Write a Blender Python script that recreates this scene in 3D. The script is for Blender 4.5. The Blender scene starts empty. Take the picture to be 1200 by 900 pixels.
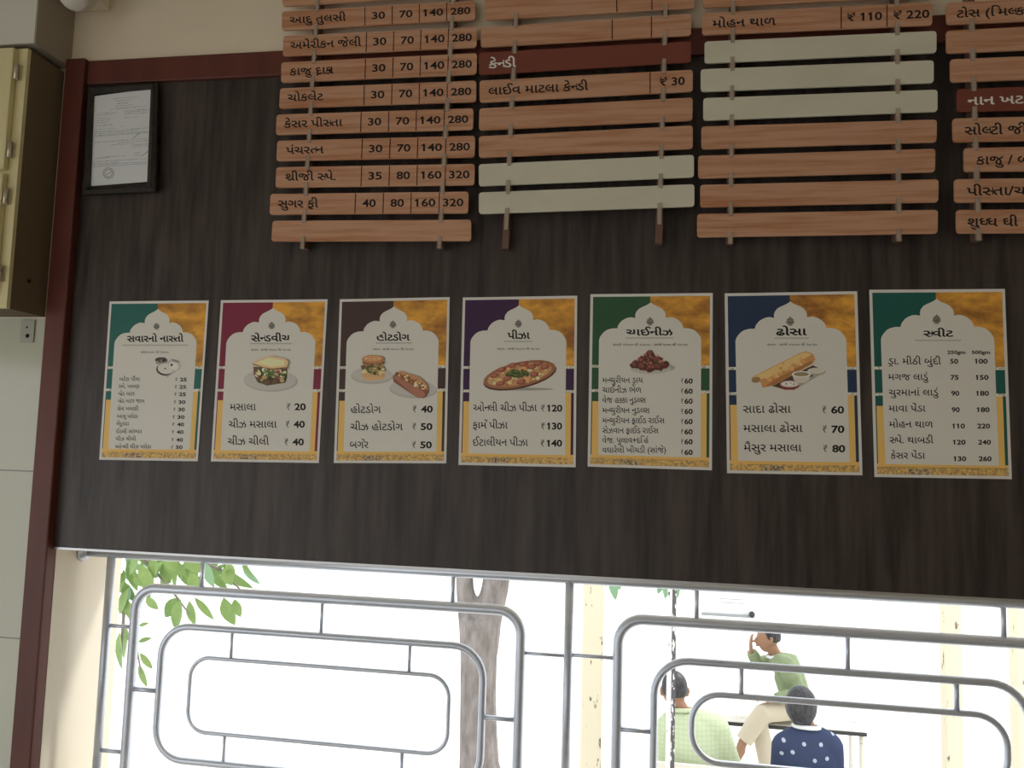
import bpy, bmesh, math, random
from mathutils import Vector, Matrix
random.seed(7)
S = bpy.context.scene
C = S.collection

# ------------------------------------------------------------------ camera, world, sun, exposure
CAM = Vector((0.0, -2.0, 1.8))
YAW, PITCH, ROLL, FPX = -0.1640672, 0.08477414, 0.03029001, 950.0
FW = Vector((math.sin(YAW)*math.cos(PITCH), math.cos(YAW)*math.cos(PITCH), math.sin(PITCH)))
_r = Vector((math.cos(YAW), -math.sin(YAW), 0)); _u = _r.cross(FW)
RT = math.cos(ROLL)*_r + math.sin(ROLL)*_u
UP = -math.sin(ROLL)*_r + math.cos(ROLL)*_u
cd = bpy.data.cameras.new('camera'); cam = bpy.data.objects.new('camera', cd); C.objects.link(cam)
M = Matrix((RT, UP, -FW)).transposed().to_4x4(); M.translation = CAM
cam.matrix_world = M
cd.sensor_width = 36; cd.lens = FPX/1200*36; cd.clip_start = .01; cd.clip_end = 500
S.camera = cam
S.view_settings.view_transform = 'Standard'; S.view_settings.look = 'None'
S.view_settings.exposure = 0.0; S.view_settings.gamma = 1.0; S.view_settings.use_curve_mapping = False
SKY = 1.9
w = bpy.data.worlds.new('sky'); S.world = w; w.use_nodes = True
w.node_tree.nodes['Background'].inputs[0].default_value = (0.95, 0.98, 1.0, 1)
w.node_tree.nodes['Background'].inputs[1].default_value = SKY
sl = bpy.data.lights.new('sun', 'SUN'); so = bpy.data.objects.new('sun', sl); C.objects.link(so)
sl.energy = 2.2; sl.angle = 0.12; sl.color = (1, .96, .9)
so.rotation_euler = Vector((-0.62, -0.42, -0.85)).to_track_quat('-Z', 'Y').to_euler()
so.location = (6, 6, 9)
try:
    S.cycles.use_denoising = True
    S.cycles.max_bounces = 10; S.cycles.diffuse_bounces = 6
except Exception: pass

# ------------------------------------------------------------------ helpers
GROUND = -0.95
def U(px, py, depth):
    "point seen at photo position px,py on the wall-parallel plane at this distance from the lens"
    d = (px-600)/FPX*RT - (py-450)/FPX*UP + FW
    return CAM + d*(depth/d.y)
def lin(c): c = c/255; return c/12.92 if c <= .04045 else ((c+.055)/1.055)**2.4
def rgb(r, g, b, k=1.0): return tuple(min(.95, lin(v)*k) for v in (r, g, b))
def mat(name, col, rough=.6, spec=.3, metal=0, noise=None, bump=0, coat=0, trans=0, alpha=1):
    "noise=(second colour, scale xyz, lo, hi)"
    m = bpy.data.materials.new(name); m.use_nodes = True
    n = m.node_tree.nodes; l = m.node_tree.links; b = n['Principled BSDF']
    b.inputs['Base Color'].default_value = (*col, 1); b.inputs['Roughness'].default_value = rough
    b.inputs['Specular IOR Level'].default_value = spec; b.inputs['Metallic'].default_value = metal
    b.inputs['Coat Weight'].default_value = coat
    b.inputs['Transmission Weight'].default_value = trans
    b.inputs['Alpha'].default_value = alpha
    if noise:
        c2, sc, lo, hi = noise
        tc = n.new('ShaderNodeTexCoord'); mp = n.new('ShaderNodeMapping'); mp.inputs['Scale'].default_value = sc
        oi = n.new('ShaderNodeObjectInfo'); ad = n.new('ShaderNodeVectorMath'); ad.operation = 'ADD'
        mu = n.new('ShaderNodeMath'); mu.operation = 'MULTIPLY'; mu.inputs[1].default_value = 37
        l.new(oi.outputs['Random'], mu.inputs[0])
        nt = n.new('ShaderNodeTexNoise'); nt.inputs['Scale'].default_value = 1; nt.inputs['Detail'].default_value = 5
        nt.inputs['Roughness'].default_value = .6
        l.new(tc.outputs['Object'], mp.inputs[0]); l.new(mp.outputs[0], ad.inputs[0]); l.new(mu.outputs[0], ad.inputs[1])
        l.new(ad.outputs[0], nt.inputs['Vector'])
        rp = n.new('ShaderNodeValToRGB'); rp.color_ramp.elements[0].position = lo; rp.color_ramp.elements[1].position = hi
        rp.color_ramp.elements[0].color = (*col, 1); rp.color_ramp.elements[1].color = (*c2, 1)
        l.new(nt.outputs[0], rp.inputs[0]); l.new(rp.outputs[0], b.inputs['Base Color'])
        if bump:
            bp = n.new('ShaderNodeBump'); bp.inputs['Strength'].default_value = bump; bp.inputs['Distance'].default_value = .01
            l.new(nt.outputs[0], bp.inputs['Height']); l.new(bp.outputs[0], b.inputs['Normal'])
    return m

class MB:
    "collects shapes in world coordinates; build() links them as one mesh object"
    def __init__(s): s.v = []; s.f = []; s.mi = []; s.sm = []
    def add(s, vs, fs, mi=0, smooth=False):
        o = len(s.v); s.v += [tuple(v) for v in vs]
        for f in fs: s.f.append([i+o for i in f]); s.mi.append(mi); s.sm.append(smooth)
        return s
    def box(s, a, b, mi=0, bev=0):
        x0, y0, z0 = (min(a[i], b[i]) for i in range(3)); x1, y1, z1 = (max(a[i], b[i]) for i in range(3))
        if bev:
            bm = bmesh.new(); bmesh.ops.create_cube(bm, size=1)
            for v in bm.verts: v.co = ((x0+x1)/2+v.co.x*(x1-x0), (y0+y1)/2+v.co.y*(y1-y0), (z0+z1)/2+v.co.z*(z1-z0))
            bmesh.ops.bevel(bm, geom=bm.edges[:], offset=bev, segments=2, affect='EDGES', profile=.5)
            bm.verts.index_update()
            s.add([v.co[:] for v in bm.verts], [[v.index for v in f.verts] for f in bm.faces], mi); bm.free(); return s
        vs = [(x, y, z) for x in (x0, x1) for y in (y0, y1) for z in (z0, z1)]
        return s.add(vs, [(0,1,3,2), (4,6,7,5), (0,4,5,1), (2,3,7,6), (0,2,6,4), (1,5,7,3)], mi)
    def prism(s, pts, y0, y1, mi=0, smooth=False):
        "outline of (x,z) points, extruded from y0 to y1"
        n = len(pts)
        vs = [(x, y0, z) for x, z in pts] + [(x, y1, z) for x, z in pts]
        return s.add(vs, [list(range(n)), list(range(2*n-1, n-1, -1))] + [(i, (i+1) % n, n+(i+1) % n, n+i) for i in range(n)], mi)
    def tube(s, pts, r, seg=12, closed=False, mi=0, flat=1.0, caps=True, side=None):
        pts = [Vector(p) for p in pts]; n = len(pts)
        rs = r if isinstance(r, (list, tuple)) else [r]*n
        t0 = None; nrm = None; vs = []
        for i, p in enumerate(pts):
            a = pts[i-1] if (i > 0 or closed) else p; b = pts[(i+1) % n] if (i < n-1 or closed) else p
            t = (b-a).normalized()
            if nrm is None:
                h = Vector(side) if side else (Vector((0, 1, 0)) if abs(t.y) < .9 else Vector((1, 0, 0)))
                nrm = (h - t*h.dot(t)).normalized()
            else:
                nrm = (nrm - t*nrm.dot(t)).normalized()
            bi = t.cross(nrm)
            q = rs[i] if isinstance(rs[i], (list, tuple)) else (rs[i], rs[i]*flat)
            for k in range(seg):
                an = 2*math.pi*k/seg
                vs.append(p + nrm*(math.cos(an)*q[0]) + bi*(math.sin(an)*q[1]))
        fs = []
        for i in range(n if closed else n-1):
            j = (i+1) % n
            for k in range(seg): fs.append((i*seg+k, i*seg+(k+1) % seg, j*seg+(k+1) % seg, j*seg+k))
        s.add(vs, fs, mi, True)
        if caps and not closed:
            o = len(s.v)-n*seg
            s.f.append([o+k for k in range(seg)][::-1]); s.mi.append(mi); s.sm.append(False)
            s.f.append([o+(n-1)*seg+k for k in range(seg)]); s.mi.append(mi); s.sm.append(False)
        return s
    def ball(s, c, rx, ry, rz, mi=0, seg=16, rings=10, shape=None):
        vs = []; fs = []; c = Vector(c)
        for i in range(rings+1):
            th = math.pi*i/rings
            for k in range(seg):
                ph = 2*math.pi*k/seg
                p = Vector((math.sin(th)*math.cos(ph), math.sin(th)*math.sin(ph), math.cos(th)))
                if shape: p = shape(p)
                vs.append(c+Vector((p.x*rx, p.y*ry, p.z*rz)))
        for i in range(rings):
            for k in range(seg): fs.append((i*seg+k, i*seg+(k+1) % seg, (i+1)*seg+(k+1) % seg, (i+1)*seg+k))
        return s.add(vs, fs, mi, True)
    def lathe(s, c, prof, axis=(0, 0, 1), seg=24, mi=0):
        ax = Vector(axis).normalized(); h = Vector((1, 0, 0)) if abs(ax.x) < .8 else Vector((0, 1, 0))
        a = (h-ax*h.dot(ax)).normalized(); b = ax.cross(a); c = Vector(c); vs = []; fs = []
        for r, z in prof:
            for k in range(seg):
                t = 2*math.pi*k/seg; vs.append(c+ax*z+a*(r*math.cos(t))+b*(r*math.sin(t)))
        for i in range(len(prof)-1):
            for k in range(seg): fs.append((i*seg+k, i*seg+(k+1) % seg, (i+1)*seg+(k+1) % seg, (i+1)*seg+k))
        return s.add(vs, fs, mi, True)
    def build(s, name, mats, parent=None, loc=None, remesh=0, smooth_it=0):
        if not isinstance(mats, (list, tuple)): mats = [mats]
        if parent is not None: o0 = parent.location if parent.parent is None else parent.location+parent.parent.location
        elif loc is not None: o0 = Vector(loc)
        else:
            o0 = Vector([(min(v[i] for v in s.v)+max(v[i] for v in s.v))/2 for i in range(3)])
        me = bpy.data.meshes.new(name)
        me.from_pydata([(v[0]-o0[0], v[1]-o0[1], v[2]-o0[2]) for v in s.v], [], s.f)
        for m in mats: me.materials.append(m)
        me.polygons.foreach_set('material_index', s.mi); me.polygons.foreach_set('use_smooth', s.sm)
        bm = bmesh.new(); bm.from_mesh(me); bmesh.ops.remove_doubles(bm, verts=bm.verts, dist=1e-6) if remesh else None
        bm.to_mesh(me); bm.free(); me.update()
        ob = bpy.data.objects.new(name, me); C.objects.link(ob)
        if remesh:
            md = ob.modifiers.new('r', 'REMESH'); md.mode = 'VOXEL'; md.voxel_size = remesh; md.use_smooth_shade = True
            if smooth_it:
                sm = ob.modifiers.new('s', 'SMOOTH'); sm.iterations = smooth_it; sm.factor = .5
            dg = bpy.context.evaluated_depsgraph_get(); dg.update()
            m2 = bpy.data.meshes.new_from_object(ob.evaluated_get(dg)); ob.modifiers.clear(); ob.data = m2
            if len(m2.materials) == 0: [m2.materials.append(m) for m in mats]
            m2.polygons.foreach_set('use_smooth', [True]*len(m2.polygons))
        if parent is not None: ob.parent = parent
        else: ob.location = o0
        return ob
def tag(o, label=None, cat=None, group=None, kind=None):
    if label: o['label'] = label
    if cat: o['category'] = cat
    if group: o['group'] = group
    if kind: o['kind'] = kind
    return o
def struct(o): o['kind'] = 'structure'; return o
def thing(name, loc, label, cat, group=None):
    o = bpy.data.objects.new(name, None); C.objects.link(o); o.location = loc; o.empty_display_size = .05
    return tag(o, label, cat, group)

# ------------------------------------------------------------------ materials
k = 3.2
M_wall = mat('cream_paint', (.80, .70, .55), .7, .2, noise=((.73, .63, .49), (3, 3, 3), .35, .75))
M_ceil = mat('white_ceiling', (.6, .57, .5), .8)
M_floor = mat('stone_floor', (.42, .40, .36), .4)
M_ground = mat('pale_concrete', (.8, .79, .76), .9, noise=((.72, .71, .68), (1, 1, 1), .4, .7))
M_panel = mat('dark_laminate', (.072, .055, .048), .42, .35, noise=((.024, .018, .016), (30, 8, 2.6), .36, .66))
M_red = mat('red_brown_trim', (.135, .037, .026), .45, .35, noise=((.10, .028, .02), (14, 14, 3), .4, .7))
M_strip = mat('metal_edge', (.5, .5, .52), .35, .5, .8)
M_reveal = mat('reveal_paint', (.72, .66, .55), .8)
M_slat = mat('wood_grain', (.58, .325, .205), .45, .35, noise=((.44, .185, .085), (4.2, 5, 85), .44, .70))
M_cream = mat('cream_laminate', (.68, .66, .53), .45, .35, noise=((.61, .59, .47), (5, 5, 9), .35, .75))
M_brown = mat('brown_slat', (.20, .055, .036), .45, .35)
M_ink = mat('ink', (.012, .008, .008), .6)
M_inkred = mat('divider_ink', (.06, .012, .012), .6)
M_white = mat('white_lettering', (.8, .78, .72), .6)
M_clip = mat('clear_plastic', (.56, .46, .37), .15, .6, alpha=.5)
M_rail = mat('brown_plastic_rail', (.16, .09, .065), .35, .4)
M_steel = mat('stainless_steel', (.66, .71, .81), .42, .5, .7, noise=((.58, .63, .73), (4, 4, 20), .4, .7))
M_paper = mat('poster_paper', (.80, .78, .71), .5, .3)
M_cab = mat('cream_cabinet_door', (.72, .64, .37), .5)
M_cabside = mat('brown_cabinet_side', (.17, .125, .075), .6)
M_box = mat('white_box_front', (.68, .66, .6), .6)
M_boxside = mat('shade_tinted_box_side', (.36, .32, .26), .6)  # shade on the white box's side, put into a darker base colour
M_hinge = mat('brass_hinge', (.62, .56, .44), .35, .5, .6)
M_plate = mat('grey_plate', (.42, .42, .36), .5)
M_dark = mat('dark_hole', (.01, .01, .01), .8)
M_frame = mat('dark_carved_frame', (.018, .013, .010), .4, .4, noise=((.06, .046, .034), (110, 110, 110), .58, .78), bump=.6)
M_doc = mat('document_paper', (.72, .74, .76), .6)
M_docink = mat('document_ink', (.28, .29, .31), .7)
M_docline = mat('document_print', (.46, .47, .5), .7)
M_skin = mat('skin', (.30, .17, .11), .55)
M_hair = mat('black_hair', (.02, .02, .025), .5, .4, noise=((.06, .06, .07), (60, 60, 20), .4, .7))

# tiles: pale glazed with thin grout
def tile_material():
    m = mat('cream_glazed_tile', (.56, .57, .46), .12, .5)
    n = m.node_tree.nodes; l = m.node_tree.links; b = n['Principled BSDF']
    tc = n.new('ShaderNodeTexCoord'); sp = n.new('ShaderNodeSeparateXYZ'); cb = n.new('ShaderNodeCombineXYZ')
    br = n.new('ShaderNodeTexBrick'); br.offset = 0
    br.inputs['Scale'].default_value = 1; br.inputs['Brick Width'].default_value = .3; br.inputs['Row Height'].default_value = .45
    br.inputs['Mortar Size'].default_value = .002; br.inputs['Mortar Smooth'].default_value = .1
    br.inputs['Color1'].default_value = (.56, .57, .46, 1); br.inputs['Color2'].default_value = (.54, .55, .45, 1)
    br.inputs['Mortar'].default_value = (.25, .24, .2, 1)
    geo = n.new('ShaderNodeNewGeometry'); mp = n.new('ShaderNodeMapping')
    mp.inputs['Location'].default_value = (.05, .09, 0)
    l.new(geo.outputs['Position'], sp.inputs[0]); l.new(sp.outputs['X'], cb.inputs[0]); l.new(sp.outputs['Z'], cb.inputs[1])
    l.new(cb.outputs[0], mp.inputs[0]); l.new(mp.outputs[0], br.inputs['Vector']); l.new(br.outputs['Color'], b.inputs['Base Color'])
    return m
M_tile = tile_material()

# ------------------------------------------------------------------ room shell
ZB, ZT = 1.503, 2.803            # bottom / top of the dark panel
XL, XR = -1.577, 1.20            # opening jambs
THK = 0.30; SILL = 0.78; CEIL = 3.25; YB = -6.5; XWL, XWR = -2.9, 2.9
mb = MB()
mb.box((XWL, .012, ZB), (XWR, THK, CEIL+.1), 0)                 # above the opening
mb.box((XWL, .012, 0), (XL, THK, ZB), 1)                        # left pier
mb.box((XR, .012, 0), (XWR, THK, ZB), 1)                        # right pier
mb.box((XL, .012, 0), (XR, THK, SILL), 1)                       # below the sill
mb.box((XWL, 0, 0), (-1.612, .0119, 2.135), 2)                  # tiled part
mb.box((XWL, 0, 2.135), (-1.612, .0119, CEIL), 0)
mb.box((-1.612, 0, 2.81), (XWR, .0119, CEIL), 0)
struct(mb.build('wall_front', [M_wall, M_reveal, M_tile], loc=(0, 0, 0)))
struct(MB().box((XWL, YB, -.1), (XWR, THK, 0)).build('floor', M_floor, loc=(0, 0, 0)))
struct(MB().box((XWL-.1, YB, CEIL), (XWR+.1, THK, CEIL+.1)).build('ceiling', M_ceil, loc=(0, 0, 0)))
LO_Y0, LO_Y1, LO_Z = -5.2, -.9, 2.15          # wide open side of the shop
wl = MB(); wl.box((XWL-.1, YB, -.1), (XWL, LO_Y0, CEIL)); wl.box((XWL-.1, LO_Y1, -.1), (XWL, THK, CEIL)); wl.box((XWL-.1, LO_Y0, LO_Z), (XWL, LO_Y1, CEIL))
struct(wl.build('wall_left', M_wall, loc=(0, 0, 0)))
struct(MB().box((XWR, YB, -.1), (XWR+.1, THK, CEIL)).build('wall_right', M_wall, loc=(0, 0, 0)))
wb = MB()
BK_X0, BK_X1, BK_Z = -2.8, -.2, 2.0
wb.box((XWL, YB-.1, -.1), (BK_X0, YB, CEIL)); wb.box((BK_X1, YB-.1, -.1), (XWR, YB, CEIL)); wb.box((BK_X0, YB-.1, BK_Z), (BK_X1, YB, CEIL))
struct(wb.build('wall_back', M_wall, loc=(0, 0, 0)))
struct(MB().box((XL, -.03, SILL), (XR, THK+.03, SILL+.03), bev=.004).build('trim_3', M_reveal))
struct(MB().box((-60, -60, GROUND-.1), (60, 120, GROUND)).build('ground', M_ground, loc=(0, 0, 0)))
struct(MB().box((XWL-.1, YB, GROUND), (XWR+.1, THK, -.1)).build('plinth', M_ground, loc=(0, 0, 0)))
# red-brown trim
struct(MB().box((-1.638, -.025, 0), (-1.577, .011, ZT+.073), bev=.004).build('trim_1', M_red))
struct(MB().box((-1.577, -.012, ZT), (XWR, .0115, ZT+.070), bev=.003).build('trim_2', M_red))
# dark laminate panel over the opening
p = thing('laminate_panel', (-.1, 0, ZB), 'large dark wood-grain laminate panel above the grille opening, behind menu slats and posters', 'panel')
MB().box((-1.576, 0, ZB+.006), (XR+1.2, .0118, ZT)).build('board', M_panel, p)
MB().box((-1.576, -.002, ZB), (XR+1.2, .0118, ZB+.006)).build('edge_strip', M_strip, p)

# ------------------------------------------------------------------ writing
VIR = '\u0acd'
_fc = bpy.data.curves.new('type', 'FONT'); _fo = bpy.data.objects.new('type', _fc); C.objects.link(_fo); _fc.resolution_u = 3
_G = {}
def _mesh(s, off):
    _fc.body = s; _fc.offset = off
    dg = bpy.context.evaluated_depsgraph_get(); dg.update()
    me = bpy.data.meshes.new_from_object(_fo.evaluated_get(dg))
    r = ([(v.co.x, v.co.y) for v in me.vertices], [list(q.vertices) for q in me.polygons]); bpy.data.meshes.remove(me); return r
_bar = {}
def glyph(c, off):
    kk = (c, off)
    if kk not in _G:
        if c == ' ': _G[kk] = ([], [], .27); return _G[kk]
        if off not in _bar: _bar[off] = max(v[0] for v in _mesh('|', off)[0])
        vs, fs = _mesh(c, off); adv = max(v[0] for v in _mesh(c+'|', off)[0])-_bar[off]
        if c == '1':
            o = len(vs); vs = vs+[(.21, .682+off), (.21, .53), (.07, .45), (.07, .575)]; fs = fs+[[o, o+1, o+2, o+3]]
        _G[kk] = (vs, fs, adv)
    return _G[kk]
def ribbon(pts, wd):
    vs = []; n = len(pts)
    for i, p_ in enumerate(pts):
        a = pts[max(0, i-1)]; b = pts[min(n-1, i+1)]; dx, dy = b[0]-a[0], b[1]-a[1]; L = math.hypot(dx, dy) or 1
        vs += [(p_[0]-dy/L*wd/2, p_[1]+dx/L*wd/2), (p_[0]+dy/L*wd/2, p_[1]-dx/L*wd/2)]
    return vs, [[2*i, 2*i+1, 2*i+3, 2*i+2] for i in range(n-1)]
def clip_right(vs, fs, x):
    bm = bmesh.new(); bv = [bm.verts.new((a, b, 0)) for a, b in vs]
    for f in fs:
        try: bm.faces.new([bv[i] for i in f])
        except ValueError: pass
    bmesh.ops.bisect_plane(bm, geom=bm.verts[:]+bm.edges[:]+bm.faces[:], plane_co=(x, 0, 0), plane_no=(1, 0, 0), clear_outer=True)
    bm.verts.index_update()
    r = ([(v.co.x, v.co.y) for v in bm.verts], [[v.index for v in f.verts] for f in bm.faces]); bm.free(); return r
STEM = set('સનતલચધખગઘથપબભમયવશણષ')
def layout(s, off):
    "simple shaping: half forms, below-base ra, reph, pre-base i; returns verts, faces"
    V = []; F = []; x = 0.0; i = 0
    def put(vs, fs, dx, sx=1):
        o = len(V); V.extend([(a*sx+dx, b) for a, b in vs]); F.extend([[q+o for q in f] for f in fs])
    while i < len(s):
        c = s[i]; cl = [c]; j = i+1
        while j+1 < len(s) and s[j] == VIR: cl.append(s[j+1]); j += 2
        pre = j < len(s) and s[j] == '\u0abf'
        if pre:
            g = glyph('\u0abf', off); put(g[0], g[1], x); x += g[2]
        reph = False
        if len(cl) > 1 and cl[0] == 'ર': reph = True; cl = cl[1:]
        q = 0
        while q < len(cl):
            d = cl[q]; g = glyph(d, off); nx = cl[q+1] if q+1 < len(cl) else None
            if d == 'ક' and nx == 'ષ':
                put(g[0], g[1], x, .8); put(*ribbon([(x+.2, .27), (x+g[2]*.8+.05, .27)], .075+2*off), 0); a = glyph('ા', off); put(a[0], a[1], x+g[2]*.8-.1); x += g[2]*.8+a[2]-.1; q += 2; continue
            if nx == 'ર':
                put(g[0], g[1], x)
                xr = x+g[2]-(.10 if d in STEM else .16)
                if d in 'ડ': a = ribbon([(x+.08, -.22), (x+.24, -.08), (x+.4, -.22)], .075+2*off)
                elif d in STEM: a = ribbon([(xr+.02, .26), (xr-.24, .05)], .08+2*off)
                else: a = ribbon([(xr+.02, .10), (xr-.22, -.12)], .08+2*off)
                put(a[0], a[1], 0); x += g[2]; q += 2; continue
            if nx:
                if d in STEM:
                    mx = max(v[0] for v in g[0]); ct = mx-.108-2*off; h = clip_right(g[0], g[1], ct); put(h[0], h[1], x); x += ct-.03
                else:
                    put(g[0], g[1], x, .8); x += g[2]*.74
                q += 1; continue
            put(g[0], g[1], x); x += g[2]; q += 1
        if reph:
            a = ribbon([(x-.06+.13*math.cos(t*.35)-.04, .70+.13*math.sin(t*.35)) for t in range(-2, 8)], .075+2*off); put(a[0], a[1], 0)
        if pre: j += 1
        i = j
    return V, F
def write(mb, s, p0, p1, h, depth, mi=0, off=.012, lean=0.0):
    "lettering laid on the plane at `depth`, filling the baseline p0-p1 (photo positions), letters h tall"
    V, F = layout(s, off)
    if not V: return
    a = min(v[0] for v in V); b = max(v[0] for v in V)
    dig = all(ch in '0123456789₹ .gm' for ch in s)
    sc = h/(.69 if dig else .603)
    out = []
    for x, y in V:
        t = (x-a)/(b-a)
        out.append(U(p0[0]+(p1[0]-p0[0])*t+lean*y*sc, p0[1]+(p1[1]-p0[1])*t-y*sc, depth))
    mb.add(out, F, mi)

# ------------------------------------------------------------------ menu slats
SF, ST = 1.955, .005             # distance of the slat faces, slat thickness
def bil(q, u, v):
    (a, b, c, d) = q      # TL TR BR BL
    return ((a[0]*(1-u)+b[0]*u)*(1-v)+(d[0]*(1-u)+c[0]*u)*v, (a[1]*(1-u)+b[1]*u)*(1-v)+(d[1]*(1-u)+c[1]*u)*v)
def slat(q, material, label, cells=None, dividers=(), group=None, ink=None):
    P = [U(x, y, SF) for x, y in q]
    cx = sum((v.x for v in P))/4; cz = sum((v.z for v in P))/4
    root = thing('menu_sign', (cx, P[0].y, cz), label, 'menu sign', group or 'menu slats hanging on the rails')
    pts = []; R = .0085
    for i in range(4):
        p, a, b = P[i], P[i-1], P[(i+1) % 4]
        d1 = (a-p).normalized()*R; d2 = (b-p).normalized()*R
        for t in (0, .25, .5, .75, 1):
            w1 = (1-t)**2; w2 = t**2
            v = p+d1*w1+d2*w2; pts.append((v.x, v.z))
    MB().prism(pts, -2+SF, -2+SF+ST).build('plank', material, root)
    D = SF-.0004
    hh = q[3][1]-q[0][1]
    if cells:
        for s, f0, f1, v in cells:
            m_ = MB(); dg = all(ch in '0123456789₹ ' for ch in s)
            write(m_, s, bil(q, f0, v), bil(q, f1, v), hh*(.355 if dg else .33), D, 0, .022 if dg else .016)
            m_.build('price_lettering' if dg else 'name_lettering', ink or M_ink, root)
    for f in dividers:
        m_ = MB(); a = bil(q, f-.0025, .02); b = bil(q, f+.0025, .02); c = bil(q, f+.0025, .98); d = bil(q, f-.0025, .98)
        m_.add([U(*t, D) for t in (a, b, c, d)], [(0, 1, 2, 3)]); m_.build('divider_line', M_inkred, root)
    return q
def Q(*n): return [(n[0], n[1]), (n[2], n[3]), (n[4], n[5]), (n[6], n[7])]
def row1(name, f0, f1, nums):
    c = [(name, f0, f1, .66)]
    for n, m_ in zip(nums, (.5, .642, .783, .924)):
        hw = .034 if len(n) == 2 else .052
        c.append((n, m_-hw, m_+hw, .66))
    return c
DV1 = (.43, .571, .711, .853)
A, B_ = ('30', '70', '140', '280'), ('35', '80', '160', '320')
col1 = [
 (Q(331, -15.5, 557, -30, 557, -7, 331, 7.6), [], (), 'wood-grain slat cut off by the top of the picture, topmost of the first column'),
 (Q(330.3, 13.4, 556.8, 1, 556.8, 23.4, 330.3, 35.8), row1('આદુ તુલસી', .041, .332, A), DV1, 'wood-grain menu slat over the cream wall, second from the top of the first column'),
 (Q(332, 42.3, 559, 31.5, 558.3, 55.5, 331.4, 66), row1('અમેરીકન જેલી', .038, .404, A), DV1, 'wood-grain menu slat with the longest name of the first column, priced 30 to 280'),
 (Q(329.7, 73.2, 559, 62.2, 558.3, 87, 329.3, 96.9), row1('કાજુ દ્રાક્ષ', .043, .268, A), DV1, 'wood-grain menu slat just below the red trim line in the first column, priced from 30'),
 (Q(328.2, 103.6, 557.9, 94.3, 557.9, 119.2, 327, 127.2), row1('ચોકલેટ', .042, .224, A), DV1, 'wood-grain menu slat with a single four-letter name, fifth from the top of the first column'),
 (Q(324.3, 134.3, 554.6, 126.8, 554.2, 152, 323.2, 158), row1('કેસર પીસ્તા', .04, .337, A), DV1, 'wood-grain menu slat with a two-word name, sixth from the top of the first column'),
 (Q(325, 165, 556.8, 159, 556, 184.4, 323.8, 188.8), row1('પંચરત્ન', .047, .238, A), DV1, 'wood-grain menu slat directly above the one priced 35 80 160 320'),
 (Q(323.8, 196, 556.3, 192, 555.7, 217, 322.8, 220), row1('શ્રીજી સ્પે.', .048, .302, B_), DV1, 'wood-grain menu slat priced 35 80 160 320'),
 (Q(317, 227.3, 549, 224.5, 548.5, 250, 315.8, 251.6), row1('સુગર ફ્રી', .041, .244, ('40',)+B_[1:]), DV1, 'wood-grain menu slat priced 40 80 160 320, shifted a little left'),
 (Q(319.5, 258.7, 552, 257.4, 552, 282.4, 318, 283), None, (), 'blank wood-grain slat, lowest of the first column'),
]
col2 = [
 (Q(567.5, -2.5, 813, -16, 813.7, 9.3, 568.7, 24), None, (.63, .798), 'blank wood-grain slat with two divider lines, at the very top of the second column'),
 (Q(563.5, 32.7, 809.7, 15.9, 809.7, 41.5, 563.5, 55.5), None, (.625, .812), 'blank wood-grain slat with two divider lines, directly above the dark brown heading slat'),
 (Q(561, 61.8, 809.7, 48.3, 809.7, 72.8, 561.2, 88), [('કેન્ડી', .046, .176, .72)], (), 'dark red-brown heading slat with white lettering in the second column'),
 (Q(562, 94.5, 811.8, 81.7, 811.8, 107.3, 562, 120.2), [('લાઈવ માટલા કેન્ડી', .042, .51, .68), ('₹ 30', .845, .963, .66)], (.80,), 'wood-grain menu slat priced 30 rupees, under the dark heading slat'),
 (Q(561.7, 127.2, 811.8, 114.3, 811.3, 141.2, 561.2, 152.8), None, (), 'upper of two blank wood-grain slats without lines in the second column'),
 (Q(561.2, 159.8, 811.8, 147, 811.8, 174.3, 561.2, 185), None, (), 'lower of two blank wood-grain slats without lines in the second column, above the cream ones'),
 (Q(561.2, 192.5, 813.2, 181.5, 813.2, 207.7, 561.2, 218.2), None, (), 'upper of the two cream slats at the foot of the second column'),
 (Q(561.2, 225.6, 813.7, 215.8, 813.7, 242, 561.2, 250.8), None, (), 'lowest cream slat of the second column, with the bare rail ends below it'),
]
col3 = [
 (Q(823, -17, 1091, -30, 1091, -4.5, 823.7, 9), None, (), 'wood-grain slat cut off by the top of the picture, topmost of the third column'),
 (Q(823, 15.7, 1092.5, 2.5, 1092.5, 29.5, 823, 41.2), [('મોહન થાળ', .045, .32, .68), ('₹ 110', .63, .782, .66), ('₹ 220', .831, .988, .66)], (.604, .803), 'wood-grain menu slat priced 110 and 220 rupees, above three cream slats'),
 (Q(825.7, 48.7, 1097.5, 36.2, 1097.5, 61.7, 825.7, 74.2), None, (), 'top one of the three cream slats in the third column'),
 (Q(821.2, 81.2, 1094.2, 70.5, 1094.2, 97, 821.2, 107.5), None, (), 'middle one of the three cream slats in the third column'),
 (Q(824.2, 115, 1098.7, 105, 1098.7, 130.7, 824.2, 141.2), None, (), 'bottom one of the three cream slats in the third column'),
 (Q(822, 148.2, 1098, 140, 1097.5, 166.7, 822, 175), None, (), 'blank wood-grain slat right under the three cream slats of the third column'),
 (Q(818.2, 182.5, 1096.2, 174.2, 1095.7, 201.7, 818.2, 209.2), None, (), 'second of four blank wood-grain slats under the cream ones in the third column'),
 (Q(820.5, 216.7, 1100, 210, 1099.5, 237, 820.5, 243.2), None, (), 'third of four blank wood-grain slats under the cream ones in the third column'),
 (Q(817, 250.7, 1099.2, 245.7, 1098.7, 273.7, 817, 278.2), None, (), 'lowest blank wood-grain slat of the third column'),
]
def W4(x0, y0, h, sl): return Q(x0, y0, x0+290, y0+sl*290, x0+290, y0+h+(sl+.004)*290, x0+.4, y0+h)
def f4(q, x0, x1): a, b = q[0][0], q[1][0]; return ((x0-a)/(b-a), (x1-a)/(b-a))
col4 = []
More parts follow.
